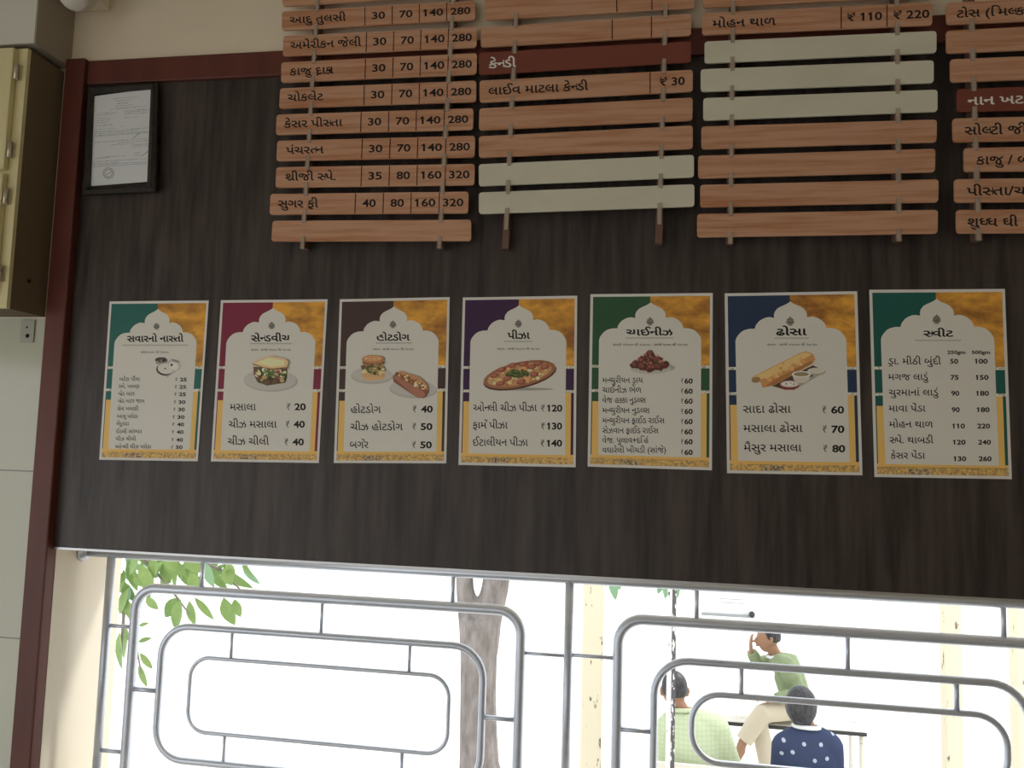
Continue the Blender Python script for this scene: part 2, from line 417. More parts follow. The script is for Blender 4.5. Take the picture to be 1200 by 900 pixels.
for (x0, y0, h, sl), s, rng, lab in [
 ((1108.8, 3.3, 25.7, -.05), 'ટોસ (મિલ્ક/', (1121, 1206), 'wood-grain menu slat with a bracketed name, topmost of the right-hand column'),
 ((1108.8, 36.1, 26.6, -.05), None, None, 'blank wood-grain slat on the red trim line in the right-hand column'),
 ((1113.5, 69.6, 26.9, -.041), None, None, 'blank wood-grain slat just above the dark heading slat of the right-hand column'),
 ((1121.2, 104.6, 26.9, -.035), 'નાન ખટાઈ', (1133.7, 1222), 'dark red-brown heading slat with white lettering at the right edge'),
 ((1116.4, 138.9, 27.9, -.025), 'સોલ્ટી જીરા', (1130, 1218), 'wood-grain menu slat just below the dark heading slat at the right edge'),
 ((1129.4, 173.5, 28, -.018), 'કાજુ / બદામ', (1143.5, 1233), 'wood-grain menu slat pushed farthest right, with a slash in its short name'),
 ((1118.2, 210, 27.5, -.014), 'પીસ્તા/ચોકલેટ', (1132.5, 1244), 'wood-grain menu slat second from the bottom of the right-hand column'),
 ((1120.5, 246, 27.5, -.008), 'શુધ્ધ ઘી', (1133.3, 1193), 'wood-grain menu slat at the bottom of the right-hand column'),
]:
    q = W4(x0, y0, h, sl)
    col4.append((q, [(s, *f4(q, *rng), .70)] if s else None, (), lab))
for ci, col in enumerate((col1, col2, col3, col4)):
    for q, cells, dv, lab in col:
        m_ = M_cream if 'cream slat' in lab and 'above three' not in lab and 'right under' not in lab and 'wood' not in lab else M_brown if 'heading slat' in lab and lab.startswith('dark') else M_slat
        slat(q, m_, lab, cells, dv, ink=M_white if m_ is M_brown else None)
# hanging rails with clear hooks
def xat(l, y): (x0, y0), (x1, y1) = l; return x0+(x1-x0)*(y-y0)/(y1-y0)
rails = [
 (col1, ((372, 9), (355.3, 283)), 8, 'clear-hooked hanging rail at the left of the first slat column'),
 (col1, ((531, 2), (515.6, 283)), 8, 'clear-hooked hanging rail at the right of the first slat column'),
 (col2, ((605, 20), (594, 253)), 42, 'brown hanging rail sticking out below the second column at its left'),
 (col2, ((780, 12), (773, 247)), 42, 'brown hanging rail sticking out below the second column at its right'),
 (col3, ((859, 10), (855.7, 278)), 8, 'clear-hooked hanging rail at the left of the third slat column'),
 (col3, ((1051, 5), (1053, 275)), 8, 'clear-hooked hanging rail at the right of the third slat column'),
 (col4, ((1137.5, 3), (1146.5, 275)), 8, 'clear-hooked hanging rail of the right-hand slat column'),
]
for col, ln, tail, lab in rails:
    def yb(q): t = (xat(ln, q[3][1])-q[3][0])/(q[2][0]-q[3][0]); return q[3][1]+t*(q[2][1]-q[3][1])
    def yt(q): t = (xat(ln, q[0][1])-q[0][0])/(q[1][0]-q[0][0]); return q[0][1]+t*(q[1][1]-q[0][1])
    ytop = -60; ybot = yb(col[-1][0])+tail
    a = U(xat(ln, ytop), ytop, SF+.008); b = U(xat(ln, ybot), ybot, SF+.008)
    root = thing('hanging_rail', ((a.x+b.x)/2, a.y, b.z), lab, 'rail', 'rails that carry the menu slats')
    wv = Vector((.0085, 0, 0)); y0 = -2+SF+ST+.001
    m_ = MB()
    vs = [p+s*wv for p in (a, b) for s in (-1, 1)]
    vs = [(v.x, y0, v.z) for v in vs]+[(v.x, -.0122, v.z) for v in vs]
    m_.add(vs, [(0, 1, 3, 2), (4, 6, 7, 5), (0, 4, 5, 1), (2, 3, 7, 6), (0, 2, 6, 4), (1, 5, 7, 3)])
    m_.build('channel', M_rail, root)
    for i, (q, *_) in enumerate(col):
        yl = yb(q); yn = yt(col[i+1][0]) if i+1 < len(col) else yl+(9 if tail < 20 else 20)
        if i == 0 and yl < -12: continue
        y1, y2 = yl-5.5, (yn+3.5 if i+1 < len(col) else yn)
        c1 = U(xat(ln, y1), y1, SF); c2 = U(xat(ln, y2), y2, SF)
        g1 = U(xat(ln, yl), yl, SF); g2 = U(xat(ln, yn), yn, SF)
        h = MB(); xw = .0048
        h.box((min(c1.x, c2.x)-xw, c1.y-.0042, c2.z), (max(c1.x, c2.x)+xw, c1.y-.0008, c1.z), bev=.0011)
        h.box((g1.x-xw, g1.y-.001, g2.z+.003), (g1.x+xw, y0, g1.z-.003))
        h.build('hook', M_clip, root)

# ------------------------------------------------------------------ posters
PD = 1.9992
def layer(i): return PD-.0010-i*.00010
COL = {}
def pm(r, g, b, kk=3.1, rough=.5):
    key = (r, g, b, kk)
    if key not in COL: COL[key] = mat('print_%d_%d_%d' % (r, g, b), rgb(r, g, b, kk), rough, .3)
    return COL[key]
M_gold = mat('gold_print', rgb(166, 120, 46, 2.5), .5, .3, noise=(rgb(108, 70, 34, 2.4), (13, 13, 22), .38, .66))
M_yel = mat('yellow_print', rgb(170, 137, 76, 2.4), .5, .3)
M_orn = mat('ornament_print', rgb(122, 98, 66, 2.5), .5, .3, noise=(rgb(168, 138, 80, 2.4), (160, 160, 160), .4, .6))
M_orn2 = mat('dark_ornament_print', rgb(70, 62, 52, 3.1), .5, .3, noise=(rgb(140, 118, 84, 3.1), (220, 220, 220), .42, .58))
M_lace = mat('lace_print', rgb(150, 148, 138, 3.1), .5, .3, noise=(rgb(95, 98, 90, 3.1), (260, 260, 260), .45, .6))
M_pinkp = mat('white_border', (.80, .77, .74), .5, .3)
ARCH = [(.076, .265), (.084, .247), (.10, .231), (.12, .216), (.143, .206), (.18, .199), (.224, .198), (.228, .184), (.238, .172), (.257, .156),
        (.282, .145), (.31, .137), (.334, .135), (.37, .139), (.368, .122), (.375, .106), (.395, .088), (.42, .078), (.447, .070), (.475, .060), (.493, .050)]
def ell(cx, cy, rx, ry, rot=0, n=22):
    c, s = math.cos(rot), math.sin(rot)
    return [(cx+rx*math.cos(t)*c-ry*math.sin(t)*s, cy+rx*math.cos(t)*s+ry*math.sin(t)*c) for t in [2*math.pi*i/n for i in range(n)]]
def blob(cx, cy, r, n=9):
    return [(cx+r*random.uniform(.7, 1.15)*math.cos(2*math.pi*i/n), cy+r*random.uniform(.6, 1)*math.sin(2*math.pi*i/n)) for i in range(n)]
def ngon(vs_px, depth, m_, mi): m_.add([U(x, y, depth) for x, y in vs_px], [list(range(len(vs_px)))], mi)
def poster(crop, corners, color, title, sub, items, under, label, picture, split=.49, head=None):
    ox, oy, sc = crop
    def K(x, y): return (ox+x/sc, oy+y/sc)
    q = [K(*c) for c in corners]
    P = [U(*c, PD) for c in q]
    cen = sum(P, Vector())/4
    root = thing('menu_poster', (cen.x, P[0].y, cen.z), label, 'poster', 'food menu posters in a row')
    def uv(u, v): return bil(q, u, v)
    mats = [M_pinkp, color, M_gold, M_paper, M_yel, M_lace, M_orn, pm(58, 56, 52), pm(92, 90, 82), M_orn2]
    m_ = MB()
    vs = [U(*c, PD-.0009) for c in q]+[U(*c, PD+.0004) for c in q]
    m_.add(vs, [(0, 1, 2, 3), (0, 4, 5, 1), (1, 5, 6, 2), (2, 6, 7, 3), (3, 7, 4, 0), (4, 7, 6, 5)], 0)
    def rect(u0, v0, u1, v1, mi, ly):
        N = 1
        ngon([uv(u0, v0), uv(u1, v0), uv(u1, v1), uv(u0, v1)], layer(ly), m_, mi)
    rect(.022, .016, .978, .984, 1, 0)
    rect(split, .016, .978, .412, 2, 1)
    rect(.022, .41, .978, .426, 5, 2); rect(.022, .550, .978, .566, 5, 2)
    rect(.03, .62, .16, .984, 4, 1); rect(.84, .566, .955, .984, 4, 1)
    rect(.022, .945, .978, .984, 6, 2); rect(.022, .928, .978, .947, 4, 2)
    rect(.25, .955, .42, .984, 9, 3)
    right = [(2*.493-.005-x+.006, y) for x, y in ARCH[-2::-1]]
    right = [(.493+(.907-.493)*(x-.493)/(.91-.493), y) for x, y in right]
    ol = [uv(x, y) for x, y in ARCH]+[uv(x, y) for x, y in right]+[uv(.908, .60), uv(.91, .93), uv(.085, .93), uv(.078, .60)]
    # fan from a central point keeps the concave outline clean
    c0 = uv(.493, .5); pts = [c0]+ol; n = len(ol)
    m_.add([U(x, y, layer(4)) for x, y in pts], [(0, i+1, (i+1) % n+1) for i in range(n)], 3)
    # lotus emblem
    ex, ey = uv(.49, .158); er = (q[1][0]-q[0][0])*.033
    for ang, ln in ((-80, .9), (-50, 1), (-25, 1.05), (0, 1.25), (25, 1.05), (50, 1), (80, .9)):
        a = math.radians(ang); cx = ex+math.sin(a)*er*.5; cy = ey+er*.35-math.cos(a)*er*.6*ln
        ngon(ell(cx, cy, er*.22, er*.55*ln, a, 12), layer(5), m_, 7)
        ngon(ell(cx, cy, er*.10, er*.36*ln, a, 10), layer(6), m_, 8)
    for t in range(3): ngon(ell(ex, ey+er*(.5+.22*t), er*(.95-.2*t), er*.09, 0, 12), layer(6+t), m_, 7)
    # zigzag underline
    (x0, yy, x1) = under; N = 2*max(8, int((x1-x0)/11))
    z = [K(x0+(x1-x0)*i/N, yy+(3 if i % 2 else -3)) for i in range(N+1)]
    rv, rf = ribbon(z, .8); m_.add([U(x, y, layer(5)) for x, y in rv], rf, 8)
    m_.build('printed_sheet', mats, root)
    t_ = MB()
    s, x0, x1, yb_, h = title
    write(t_, s, K(x0, yb_), K(x1, yb_-1), h/sc, layer(6), 0, .024); t_.build('title_lettering', M_ink, root)
    if sub:
        t_ = MB(); s, x0, x1, yb_, h = sub; write(t_, s, K(x0, yb_), K(x1, yb_), h/sc, layer(6), 0, .008); t_.build('opening_hours', M_ink, root)
    for s, x0, x1, yb_, h in items:
        dg = all(ch in '0123456789₹ gm' for ch in s); t_ = MB()
        if s.startswith('₹'):
            n = len(s.replace('₹', '').strip()); fr = .30 if ' ' in s else .20
            write(t_, '₹', K(x0, yb_), K(x0+(x1-x0)*(.17 if n == 2 else .16), yb_), h/sc, layer(6), 0, .004)
            write(t_, s.replace('₹', '').strip(), K(x0+(x1-x0)*(.40 if ' ' in s else .28), yb_), K(x1, yb_), h/sc, layer(6), 0, .032)
        else:
            write(t_, s, K(x0, yb_), K(x1, yb_), h/sc, layer(6), 0, .03 if dg else .008)
        t_.build('price_lettering' if dg or s.startswith('₹') else 'dish_name', M_ink, root)
    if picture:
        d_ = MB(); pal = []; st = [0]
        def shape(pts, col):
            g_ = sum(col)/3; c = pm(*[round(.76*v+.24*g_) for v in col], 2.75)
            if c not in pal: pal.append(c)
            d_.add([U(*K(x, y), layer(5)-.00004*st[0]) for x, y in pts], [list(range(len(pts)))], pal.index(c)); st[0] += 1
        picture(shape); d_.build('food_picture', pal, root)
def spots(shape, cx, cy, rx, ry, n, r, cols, rot=0):
    for i in range(n):
        a = random.uniform(0, 6.28); t = math.sqrt(random.random()); x, y = rx*t*math.cos(a), ry*t*math.sin(a)
        c, s = math.cos(rot), math.sin(rot)
        shape(blob(cx+x*c-y*s, cy+x*s+y*c, r*random.uniform(.6, 1.2)), random.choice(cols))
def pic_breakfast(sh):
    sh([(365, 395), (385, 440), (440, 400), (458, 385), (460, 370), (440, 350), (400, 345)], (125, 122, 116))
    sh([(320, 345), (332, 335), (375, 330), (390, 345), (388, 360), (360, 372), (330, 368)], (110, 106, 100))
    sh(ell(355, 345, 31, 13, .05), (40, 36, 34)); spots(sh, 355, 346, 24, 9, 12, 5, [(90, 78, 70), (120, 110, 100), (60, 50, 45)])
    sh(ell(370, 398, 42, 30, .2), (45, 40, 36)); sh(ell(378, 392, 42, 28, .1), (150, 146, 138)); sh(ell(425, 375, 34, 28, .4), (140, 136, 128))
    sh(ell(420, 378, 26, 20, .4), (158, 153, 144)); sh(ell(376, 391, 5, 4), (50, 42, 36)); sh(ell(410, 372, 6, 8, .6), (60, 50, 42))
    sh(ell(430, 350, 24, 6, .3), (105, 100, 94))
def pic_sandwich(sh):
    sh(ell(340, 445, 140, 56, .02), (126, 121, 114)); sh(ell(335, 440, 135, 53, .02), (136, 132, 127)); sh(ell(335, 440, 100, 36), (138, 132, 126))
    sh([(250, 372), (424, 380), (424, 425), (415, 455), (320, 470), (270, 450), (252, 415)], (80, 62, 40))
    spots(sh, 336, 408, 82, 30, 90, 12, [(62, 82, 34), (84, 104, 44), (172, 160, 112), (160, 140, 90), (118, 60, 46), (46, 62, 28), (190, 178, 140)])
    spots(sh, 340, 440, 70, 16, 26, 12, [(60, 44, 30), (52, 66, 30), (140, 118, 74), (92, 54, 40)])
    sh([(247, 362), (340, 390), (424, 384), (424, 372), (430, 348), (250, 350)], (104, 70, 40))
    sh([(248, 356), (262, 340), (325, 320), (350, 318), (420, 334), (432, 346), (422, 374), (345, 382), (300, 374)], (176, 138, 92))
    sh([(264, 352), (330, 327), (412, 342), (408, 366), (345, 372)], (192, 158, 112))
def pic_hotdog(sh):
    sh(ell(225, 420, 110, 42), (128, 125, 118)); sh(ell(225, 412, 105, 38), (136, 132, 127))
    sh(ell(436, 490, 124, 45, .05), (128, 125, 118)); sh(ell(436, 483, 120, 42, .05), (136, 132, 127))
    sh(ell(230, 424, 60, 20), (160, 124, 78)); sh([(172, 400), (290, 400), (288, 425), (178, 428)], (158, 120, 74))
    spots(sh, 230, 385, 58, 26, 55, 13, [(60, 74, 32), (160, 140, 90), (180, 166, 120), (92, 60, 36), (48, 40, 26), (120, 98, 52)])
    sh([(172, 346), (290, 346), (286, 358), (178, 360)], (112, 60, 32))
    sh(ell(230, 334, 59, 22), (140, 88, 50)); sh(ell(228, 330, 48, 15), (160, 108, 66)); spots(sh, 228, 328, 42, 12, 14, 2.5, [(190, 160, 110)])
    sh([(330, 425), (350, 398), (480, 432), (512, 470), (515, 500), (490, 535), (455, 530), (335, 450)], (104, 56, 42))
    sh([(333, 428), (346, 415), (490, 500), (498, 520), (480, 534), (450, 526)], (130, 78, 58))
    sh([(352, 400), (372, 394), (470, 425), (512, 470), (510, 495), (480, 470)], (150, 100, 62))
    spots(sh, 430, 448, 78, 17, 46, 8, [(176, 150, 92), (188, 170, 128), (120, 60, 36), (150, 104, 56)], .48)
def pic_pizza(sh):
    sh(ell(345, 497, 165, 7, 0), (112, 108, 98))
    sh(ell(340, 432, 188, 62, -.22), (62, 32, 20)); sh(ell(338, 424, 186, 62, -.22), (120, 74, 46)); sh(ell(338, 424, 166, 50, -.22), (150, 108, 66))
    spots(sh, 338, 424, 158, 44, 70, 10, [(186, 146, 86), (150, 74, 44), (172, 122, 66), (196, 164, 110)], -.22)
    for x, y in ((245, 400), (300, 378), (355, 372), (400, 385), (275, 445), (345, 462), (412, 425), (465, 385), (210, 430), (240, 470), (430, 368)):
        sh(ell(x, y, 22, 12, -.2), (118, 52, 40)); sh(ell(x-2, y-2, 14, 7, -.2), (138, 74, 56))
    for x, y, r in ((290, 420, -.3), (320, 410, .3), (350, 425, -.5), (318, 428, .1), (365, 415, .6)): sh(ell(x, y, 24, 11, r), (48, 60, 26)); sh(ell(x, y-2, 16, 5, r), (72, 84, 38))
def pic_manchurian(sh):
    sh(ell(362, 380, 104, 24), (120, 117, 108)); sh(ell(345, 386, 100, 26), (136, 132, 127)); sh(ell(343, 380, 94, 20), (132, 126, 118))
    for x, y, r in ((270, 365, 26), (300, 345, 26), (340, 330, 30), (380, 345, 28), (412, 365, 24), (345, 375, 34), (305, 375, 28), (385, 375, 28), (345, 312, 22)):
        sh(blob(x, y, r, 12), (74, 34, 28)); sh(blob(x-4, y-5, r*.6, 10), (104, 52, 42))
    spots(sh, 342, 350, 78, 36, 55, 6, [(126, 70, 56), (54, 26, 22), (150, 96, 78), (90, 44, 36), (60, 58, 34)])
def pic_dosa(sh):
    sh([(235, 468), (430, 372), (490, 400), (345, 487), (300, 487)], (62, 44, 36)); sh([(330, 470), (345, 487), (490, 402), (486, 396)], (120, 114, 104))
    sh(ell(445, 403, 44, 17), (118, 114, 104)); sh(ell(445, 398, 40, 14), (150, 144, 132))
    sh([(142, 438), (150, 425), (375, 312), (400, 307), (432, 320), (442, 345), (425, 368), (250, 465), (195, 478), (185, 450), (165, 455)], (156, 104, 50))
    sh([(150, 428), (375, 315), (400, 312), (425, 322), (240, 425), (175, 440)], (184, 136, 76))
    sh([(250, 440), (425, 350), (430, 360), (250, 463), (205, 474)], (132, 80, 38))
    spots(sh, 300, 388, 110, 26, 24, 11, [(172, 120, 64), (162, 108, 54), (182, 134, 76)], -.47)
    sh(ell(163, 440, 20, 13, -.3), (116, 90, 52))
    sh([(332, 415), (420, 415), (412, 442), (390, 455), (362, 455), (342, 442)], (150, 142, 128)); sh(ell(376, 414, 45, 15), (172, 164, 150)); sh(ell(376, 414, 36, 10), (112, 94, 62))
    sh(ell(322, 467, 45, 20), (100, 32, 28)); sh(ell(322, 460, 44, 16), (150, 136, 126)); sh(ell(322, 460, 34, 10), (172, 166, 152)); spots(sh, 322, 460, 22, 6, 8, 4, [(120, 50, 44), (180, 170, 150)])
SUB = 'સમય : સાંજે ૦૫:૦૦ થી ૧૦:૩૦'
poster((110, 345, 4.5), [(83, 37), (606, 32), (548, 880), (28, 872)], pm(30, 74, 68, 2.35), ('સવારનો નાસ્તો', 175, 473, 250, 30), ('સમય ૯:૦૦ થી ૧૨:૦૦', 247, 393, 310, 10),
  [('બટેટા પૌંવા', 135, 243, 456, 18), ('₹ 25', 430, 490, 458, 18), ('સ્પે. ખમણ', 130, 240, 494, 18), ('₹ 25', 427, 487, 497, 18), ('બ્રેડ બટર', 130, 215, 533, 18), ('₹ 25', 425, 485, 536, 18),
   ('બ્રેડ બટર જામ', 128, 267, 571, 18), ('₹ 30', 422, 483, 577, 18), ('સેવ ખમણી', 123, 235, 612, 18), ('₹ 30', 420, 480, 616, 18), ('આલુ પરોઠા', 122, 232, 652, 18), ('₹ 30', 416, 478, 656, 18),
   ('મેંદુવડા', 120, 185, 691, 18), ('₹ 40', 414, 476, 695, 18), ('ઈડલી સાંભાર', 118, 253, 732, 18), ('₹ 40', 412, 473, 735, 18), ('ચીઝ ચીલી', 115, 222, 771, 18), ('₹ 40', 410, 470, 776, 18),
   ('ઓન્લી ચીઝ પરોઠા', 113, 303, 812, 18), ('₹ 50', 408, 468, 815, 18)], (150, 268, 493),
  'teal and gold poster with ten price lines, leftmost of the poster row', pic_breakfast)
poster((240, 345, 4.393), [(83, 30), (632, 25), (587, 868), (31, 860)], pm(92, 28, 46, 2.35), ('સેન્ડવીચ', 238, 440, 242, 30), (SUB, 238, 443, 290, 9),
  [('મસાલા', 130, 263, 597, 33), ('₹ 20', 423, 520, 595, 33), ('ચીઝ મસાલા', 123, 370, 686, 33), ('₹ 40', 418, 515, 685, 33), ('ચીઝ ચીલી', 118, 330, 774, 33), ('₹ 40', 412, 510, 776, 33)], (235, 253, 447),
  'maroon and gold poster with a sandwich picture', pic_sandwich)
poster((385, 345, 4.393), [(58, 25), (624, 14), (606, 870), (27, 868)], pm(52, 38, 36, 2.35), ('હોટડોગ', 248, 418, 238, 30), (SUB, 228, 438, 287, 9),
  [('હોટડોગ', 115, 270, 610, 33), ('₹ 40', 435, 537, 607, 33), ('ચીઝ હોટડોગ', 113, 382, 699, 33), ('₹ 50', 433, 535, 697, 33), ('બર્ગર', 110, 205, 791, 33), ('₹ 50', 432, 532, 791, 33)], (243, 250, 427),
  'brown and gold poster with a burger and a hot dog', pic_hotdog)
poster((530, 340, 4.287), [(53, 37), (628, 28), (620, 890), (31, 878)], pm(44, 24, 50, 2.35), ('પીઝા', 277, 390, 245, 31), (SUB, 225, 438, 300, 9),
  [('ઓન્લી ચીઝ પીઝા', 105, 425, 608, 32), ('₹120', 447, 553, 609, 32), ('ફાર્મ પીઝા', 103, 278, 695, 32), ('₹130', 447, 552, 699, 32), ('ઈટાલીયન પીઝા', 103, 380, 782, 32), ('₹140', 445, 552, 785, 32)], (262, 258, 403),
  'purple and gold poster with a pizza picture', pic_pizza)
it5 = []
for s, x1, y, yp in (('મન્ચુરીયન ડ્રાય', 307, 455, 458), ('ચાઈનીઝ ભેળ', 300, 503, 508), ('વેજ હક્કા નુડલ્સ', 322, 553, 557), ('મન્ચુરીયન નુડલ્સ', 340, 603, 607), ('મન્ચુરીયન ફ્રાઈડ રાઈસ', 413, 653, 657),
                     ('સેઝવાન ફ્રાઈડ રાઈસ', 383, 702, 707), ('વેજ. પુલાવ+દહિં', 335, 750, 756), ('વઘારેલી ખીચડી (સાંજે)', 420, 798, 808)):
    it5 += [(s, 109, x1, y, 25), ('₹60', 495, 552, yp, 24)]
poster((680, 340, 4.1875), [(50, 20), (650, 14), (646, 884), (36, 866)], pm(34, 62, 42, 2.35), ('ચાઈનીઝ', 225, 453, 222, 28), ('સવારે ૧૧:૦૦ થી ૦૩:૦૦ - સાંજે ૫:૦૦ થી ૧૦:૩૦', 160, 527, 273, 10), it5, (223, 235, 457),
  'green and gold poster with a plate of dark fried balls and eight lines priced 60', pic_manchurian)
poster((845, 335, 4.0), [(17, 35), (638, 25), (663, 888), (28, 878)], pm(28, 40, 60, 2.35), ('ઢોસા', 258, 402, 232, 30), (SUB, 215, 450, 280, 9),
  [('સાદા ઢોસા', 103, 327, 595, 32), ('₹ 60', 475, 577, 597, 32), ('મસાલા ઢોસા', 105, 382, 685, 32), ('₹ 70', 477, 578, 688, 32), ('મૈસુર મસાલા', 107, 377, 776, 32), ('₹ 80', 480, 582, 779, 32)], (250, 245, 410),
  'navy and gold poster with a rolled dosa picture', pic_dosa)
it7 = [('250gm', 372, 455, 312, 15), ('500gm', 484, 568, 312, 15)]
for s, x0, x1, y, a, ax, b, bx, yp in (('ડ્રા. મીઠી બુંદી', 100, 343, 360, '50', 385, '100', 498, 356), ('મગજ લાડું', 102, 285, 432, '75', 387, '150', 502, 430), ('ચુરમાનાં લાડું', 104, 332, 503, '90', 390, '180', 504, 503),
                      ('માવા પેંડા', 104, 272, 576, '90', 392, '180', 507, 578), ('મોહન થાળ', 106, 307, 649, '110', 395, '220', 509, 653), ('સ્પે. થાબડી', 108, 308, 721, '120', 398, '240', 513, 727), ('કેસર પેંડા', 112, 270, 792, '130', 401, '260', 516, 803)):
    it7 += [(s, x0, x1, y, 27), (a, ax, ax+(37 if len(a) == 2 else 58), yp, 21), (b, bx, bx+59, yp, 21)]
poster((1015, 335, 3.911), [(14, 18), (636, 14), (668, 886), (38, 876)], pm(20, 64, 58, 2.35), ('સ્વીટ', 262, 400, 233, 27), None, it7, (225, 250, 435),
  'teal and gold poster with two price columns and no picture, rightmost of the row', None)

# ------------------------------------------------------------------ framed certificate
fo = [(102.8, 99.7), (184.9, 96.9), (182, 224), (95.8, 228)]; fi = [(109.3, 110.2), (176.6, 104), (172.3, 214.7), (105.1, 218.2)]
FD = 1.975
po = [U(*c, FD) for c in fo]; pi_ = [U(*c, FD) for c in fi]
cen = sum(po, Vector())/4
root = thing('framed_certificate', (cen.x, -.02, cen.z), 'printed certificate in a dark carved frame at the upper left of the panel', 'framed certificate')
m_ = MB(); vs = []
lip = [(o.lerp(i, .45)+Vector((0, -.006, 0))) for o, i in zip(po, pi_)]
for ring in ([Vector((o.x, -.0135, o.z)) for o in po], po, lip, pi_, [Vector((i.x, -.0185, i.z)) for i in pi_]): vs += ring
fs = [(r*4+i, r*4+(i+1) % 4, (r+1)*4+(i+1) % 4, (r+1)*4+i) for r in range(4) for i in range(4)]
m_.add(vs, fs); m_.build('frame', M_frame, root)
def cq(u, v): return bil(fi, u, v)
dd = 1.9805
m_ = MB(); m_.add([U(*cq(u, v), dd) for u, v in ((-.06, -.04), (1.06, -.04), (1.06, 1.04), (-.06, 1.04))]+[Vector((p.x, -.0138, p.z)) for p in po], [(0, 1, 2, 3), (4, 7, 6, 5)], 2)
m_.add([U(*cq(u, v), dd-.0003) for u, v in ((.025, .025), (1, .0), (1, .985), (0, 1))], [(0, 1, 2, 3)], 0)
def ln(u0, u1, v, t, mi=1):
    m_.add([U(*cq(u, v_), dd-.0005) for u, v_ in ((u0, v), (u1, v), (u1, v+t), (u0, v+t))], [(0, 1, 2, 3)], mi)
R_ = random.Random(3)
def words(u0, u1, v, t=.006):
    u = u0
    while u < u1:
        w_ = R_.uniform(.02, .08); ln(u, min(u1, u+w_), v, t, 3 if R_.random() < .6 else 1); u += w_+.012
for u0, u1, v in ((.33, .78, .07), (.4, .74, .095), (.42, .62, .125), (.4, .7, .15), (.3, .95, .178), (.08, .42, .215), (.55, 1, .21), (.08, .4, .235), (.55, .97, .225), (.55, .97, .245),
                  (.07, .3, .268), (.07, .32, .29), (.55, .8, .283), (.07, .28, .315), (.07, .36, .345), (.5, .55, .372), (.07, .4, .385), (.05, .98, .41), (.05, .9, .43), (.05, .98, .45),
                  (.04, .4, .525), (.42, .98, .523), (.45, .98, .545), (.33, .75, .565), (.72, .98, .58), (.06, .3, .70), (.14, .62, .69), (.74, .86, .67), (.74, .86, .695), (.03, .98, .735), (.03, .5, .755), (.04, .98, .77)): words(u0, u1, v)
ln(.03, .99, .79, .004); ln(.03, .99, .462, .003); ln(.7, .99, .60, .003)
sx, sy = cq(.32, .87)
for r in (6.2, 4.3):
    rv, rf = ribbon([(sx+r*math.cos(t*.3), sy+r*math.sin(t*.3)) for t in range(22)], .9); m_.add([U(x, y, dd-.0005) for x, y in rv], rf, 1)
for (u0, v0, u1, v1) in ((.72, .51, .84, .455), (.88, .705, .99, .66), (.28, .88, .36, .855)):
    rv, rf = ribbon([cq(u0+(u1-u0)*t/6, v0+(v1-v0)*t/6+(.01 if t % 2 else 0)) for t in range(7)], .8); m_.add([U(x, y, dd-.0005) for x, y in rv], rf, 1)
m_.build('document', [M_doc, M_docink, M_dark, M_docline], root)

# ------------------------------------------------------------------ left-hand cabinet, box, fittings
CD = .14; CY = -CD
def X(px, py, d): return U(px, py, d)
a = X(35, 52, 2-CD); b = X(5.8, 361, 2-CD)
xr = (a.x+b.x)/2; zt = a.z-.011; zb = b.z
root = thing('wall_cabinet', (xr-.25, -.07, zb), 'narrow cream two-door wall cabinet with brown side, left of the red trim', 'cabinet')
W0 = xr-.5
m_ = MB(); m_.box((W0, CY+.012, zb), (xr, -.0005, zt), 1)
m_.box((W0, CY, zb), (xr, CY+.0119, zt), 0); m_.build('carcass', [M_cab, M_cabside], root)
d1 = X(24, 52, 2-CD-.018); zmid = X(12, 203, 2-CD).z
xd = xr-.028
for z0, z1 in ((zmid+.006, zt-.004), (zb+.035, zmid-.006)):
    dr = MB().box((W0+.02, CY-.018, z0), (xd, CY-.0005, z1), bev=.003).build('door', M_cab, root)
    for zz in (z1-.065 if z1 > zmid else z1-.06, z0+.055):
        hg = MB(); hg.tube([(xd+.008, CY-.012, zz-.022), (xd+.008, CY-.012, zz+.022)], .0055, 10)
        hg.box((xd+.002, CY-.006, zz-.02), (xd+.016, CY-.0004, zz+.02)); hg.build('hinge', M_hinge, dr)
s0 = X(42.7, 332, 1.96); s0.x = xr
MB().lathe((xr-.001, s0.y-.03, s0.z), [(0, 0), (.005, 0), (.005, .002), (.002, .003), (0, .003)], (1, 0, 0), 12).build('screw', M_dark, root)
a = X(39.5, 50, 2-CD-.004); xb = a.x
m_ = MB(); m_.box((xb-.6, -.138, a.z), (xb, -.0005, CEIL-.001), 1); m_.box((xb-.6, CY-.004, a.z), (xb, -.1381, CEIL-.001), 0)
tag(m_.build('box_cover', [M_box, M_boxside]), 'white fronted box with shaded side, in the top left corner above the cream cabinet', 'box')
# plate with two holes
pl = [X(*c, 1.997) for c in ((25.3, 374.7), (41.3, 374.7), (40.4, 401.3), (23.3, 401.3))]
cen = sum(pl, Vector())/4
root = thing('metal_plate', (cen.x, 0, cen.z), 'small grey metal plate with two holes on the tiles under the cabinet', 'plate')
MB().box((pl[3].x, -.005, pl[3].z), (pl[1].x, -.0002, pl[1].z), bev=.001).build('plate', M_plate, root)
for (px, py, r) in ((32.2, 393.5, .006), (31.8, 383.5, .003)):
    c = X(px, py, 1.995); MB().lathe((c.x, -.0056, c.z), [(0, 0), (r, 0), (r, .0004)], (0, 1, 0), 16).build('hole', M_dark, root)
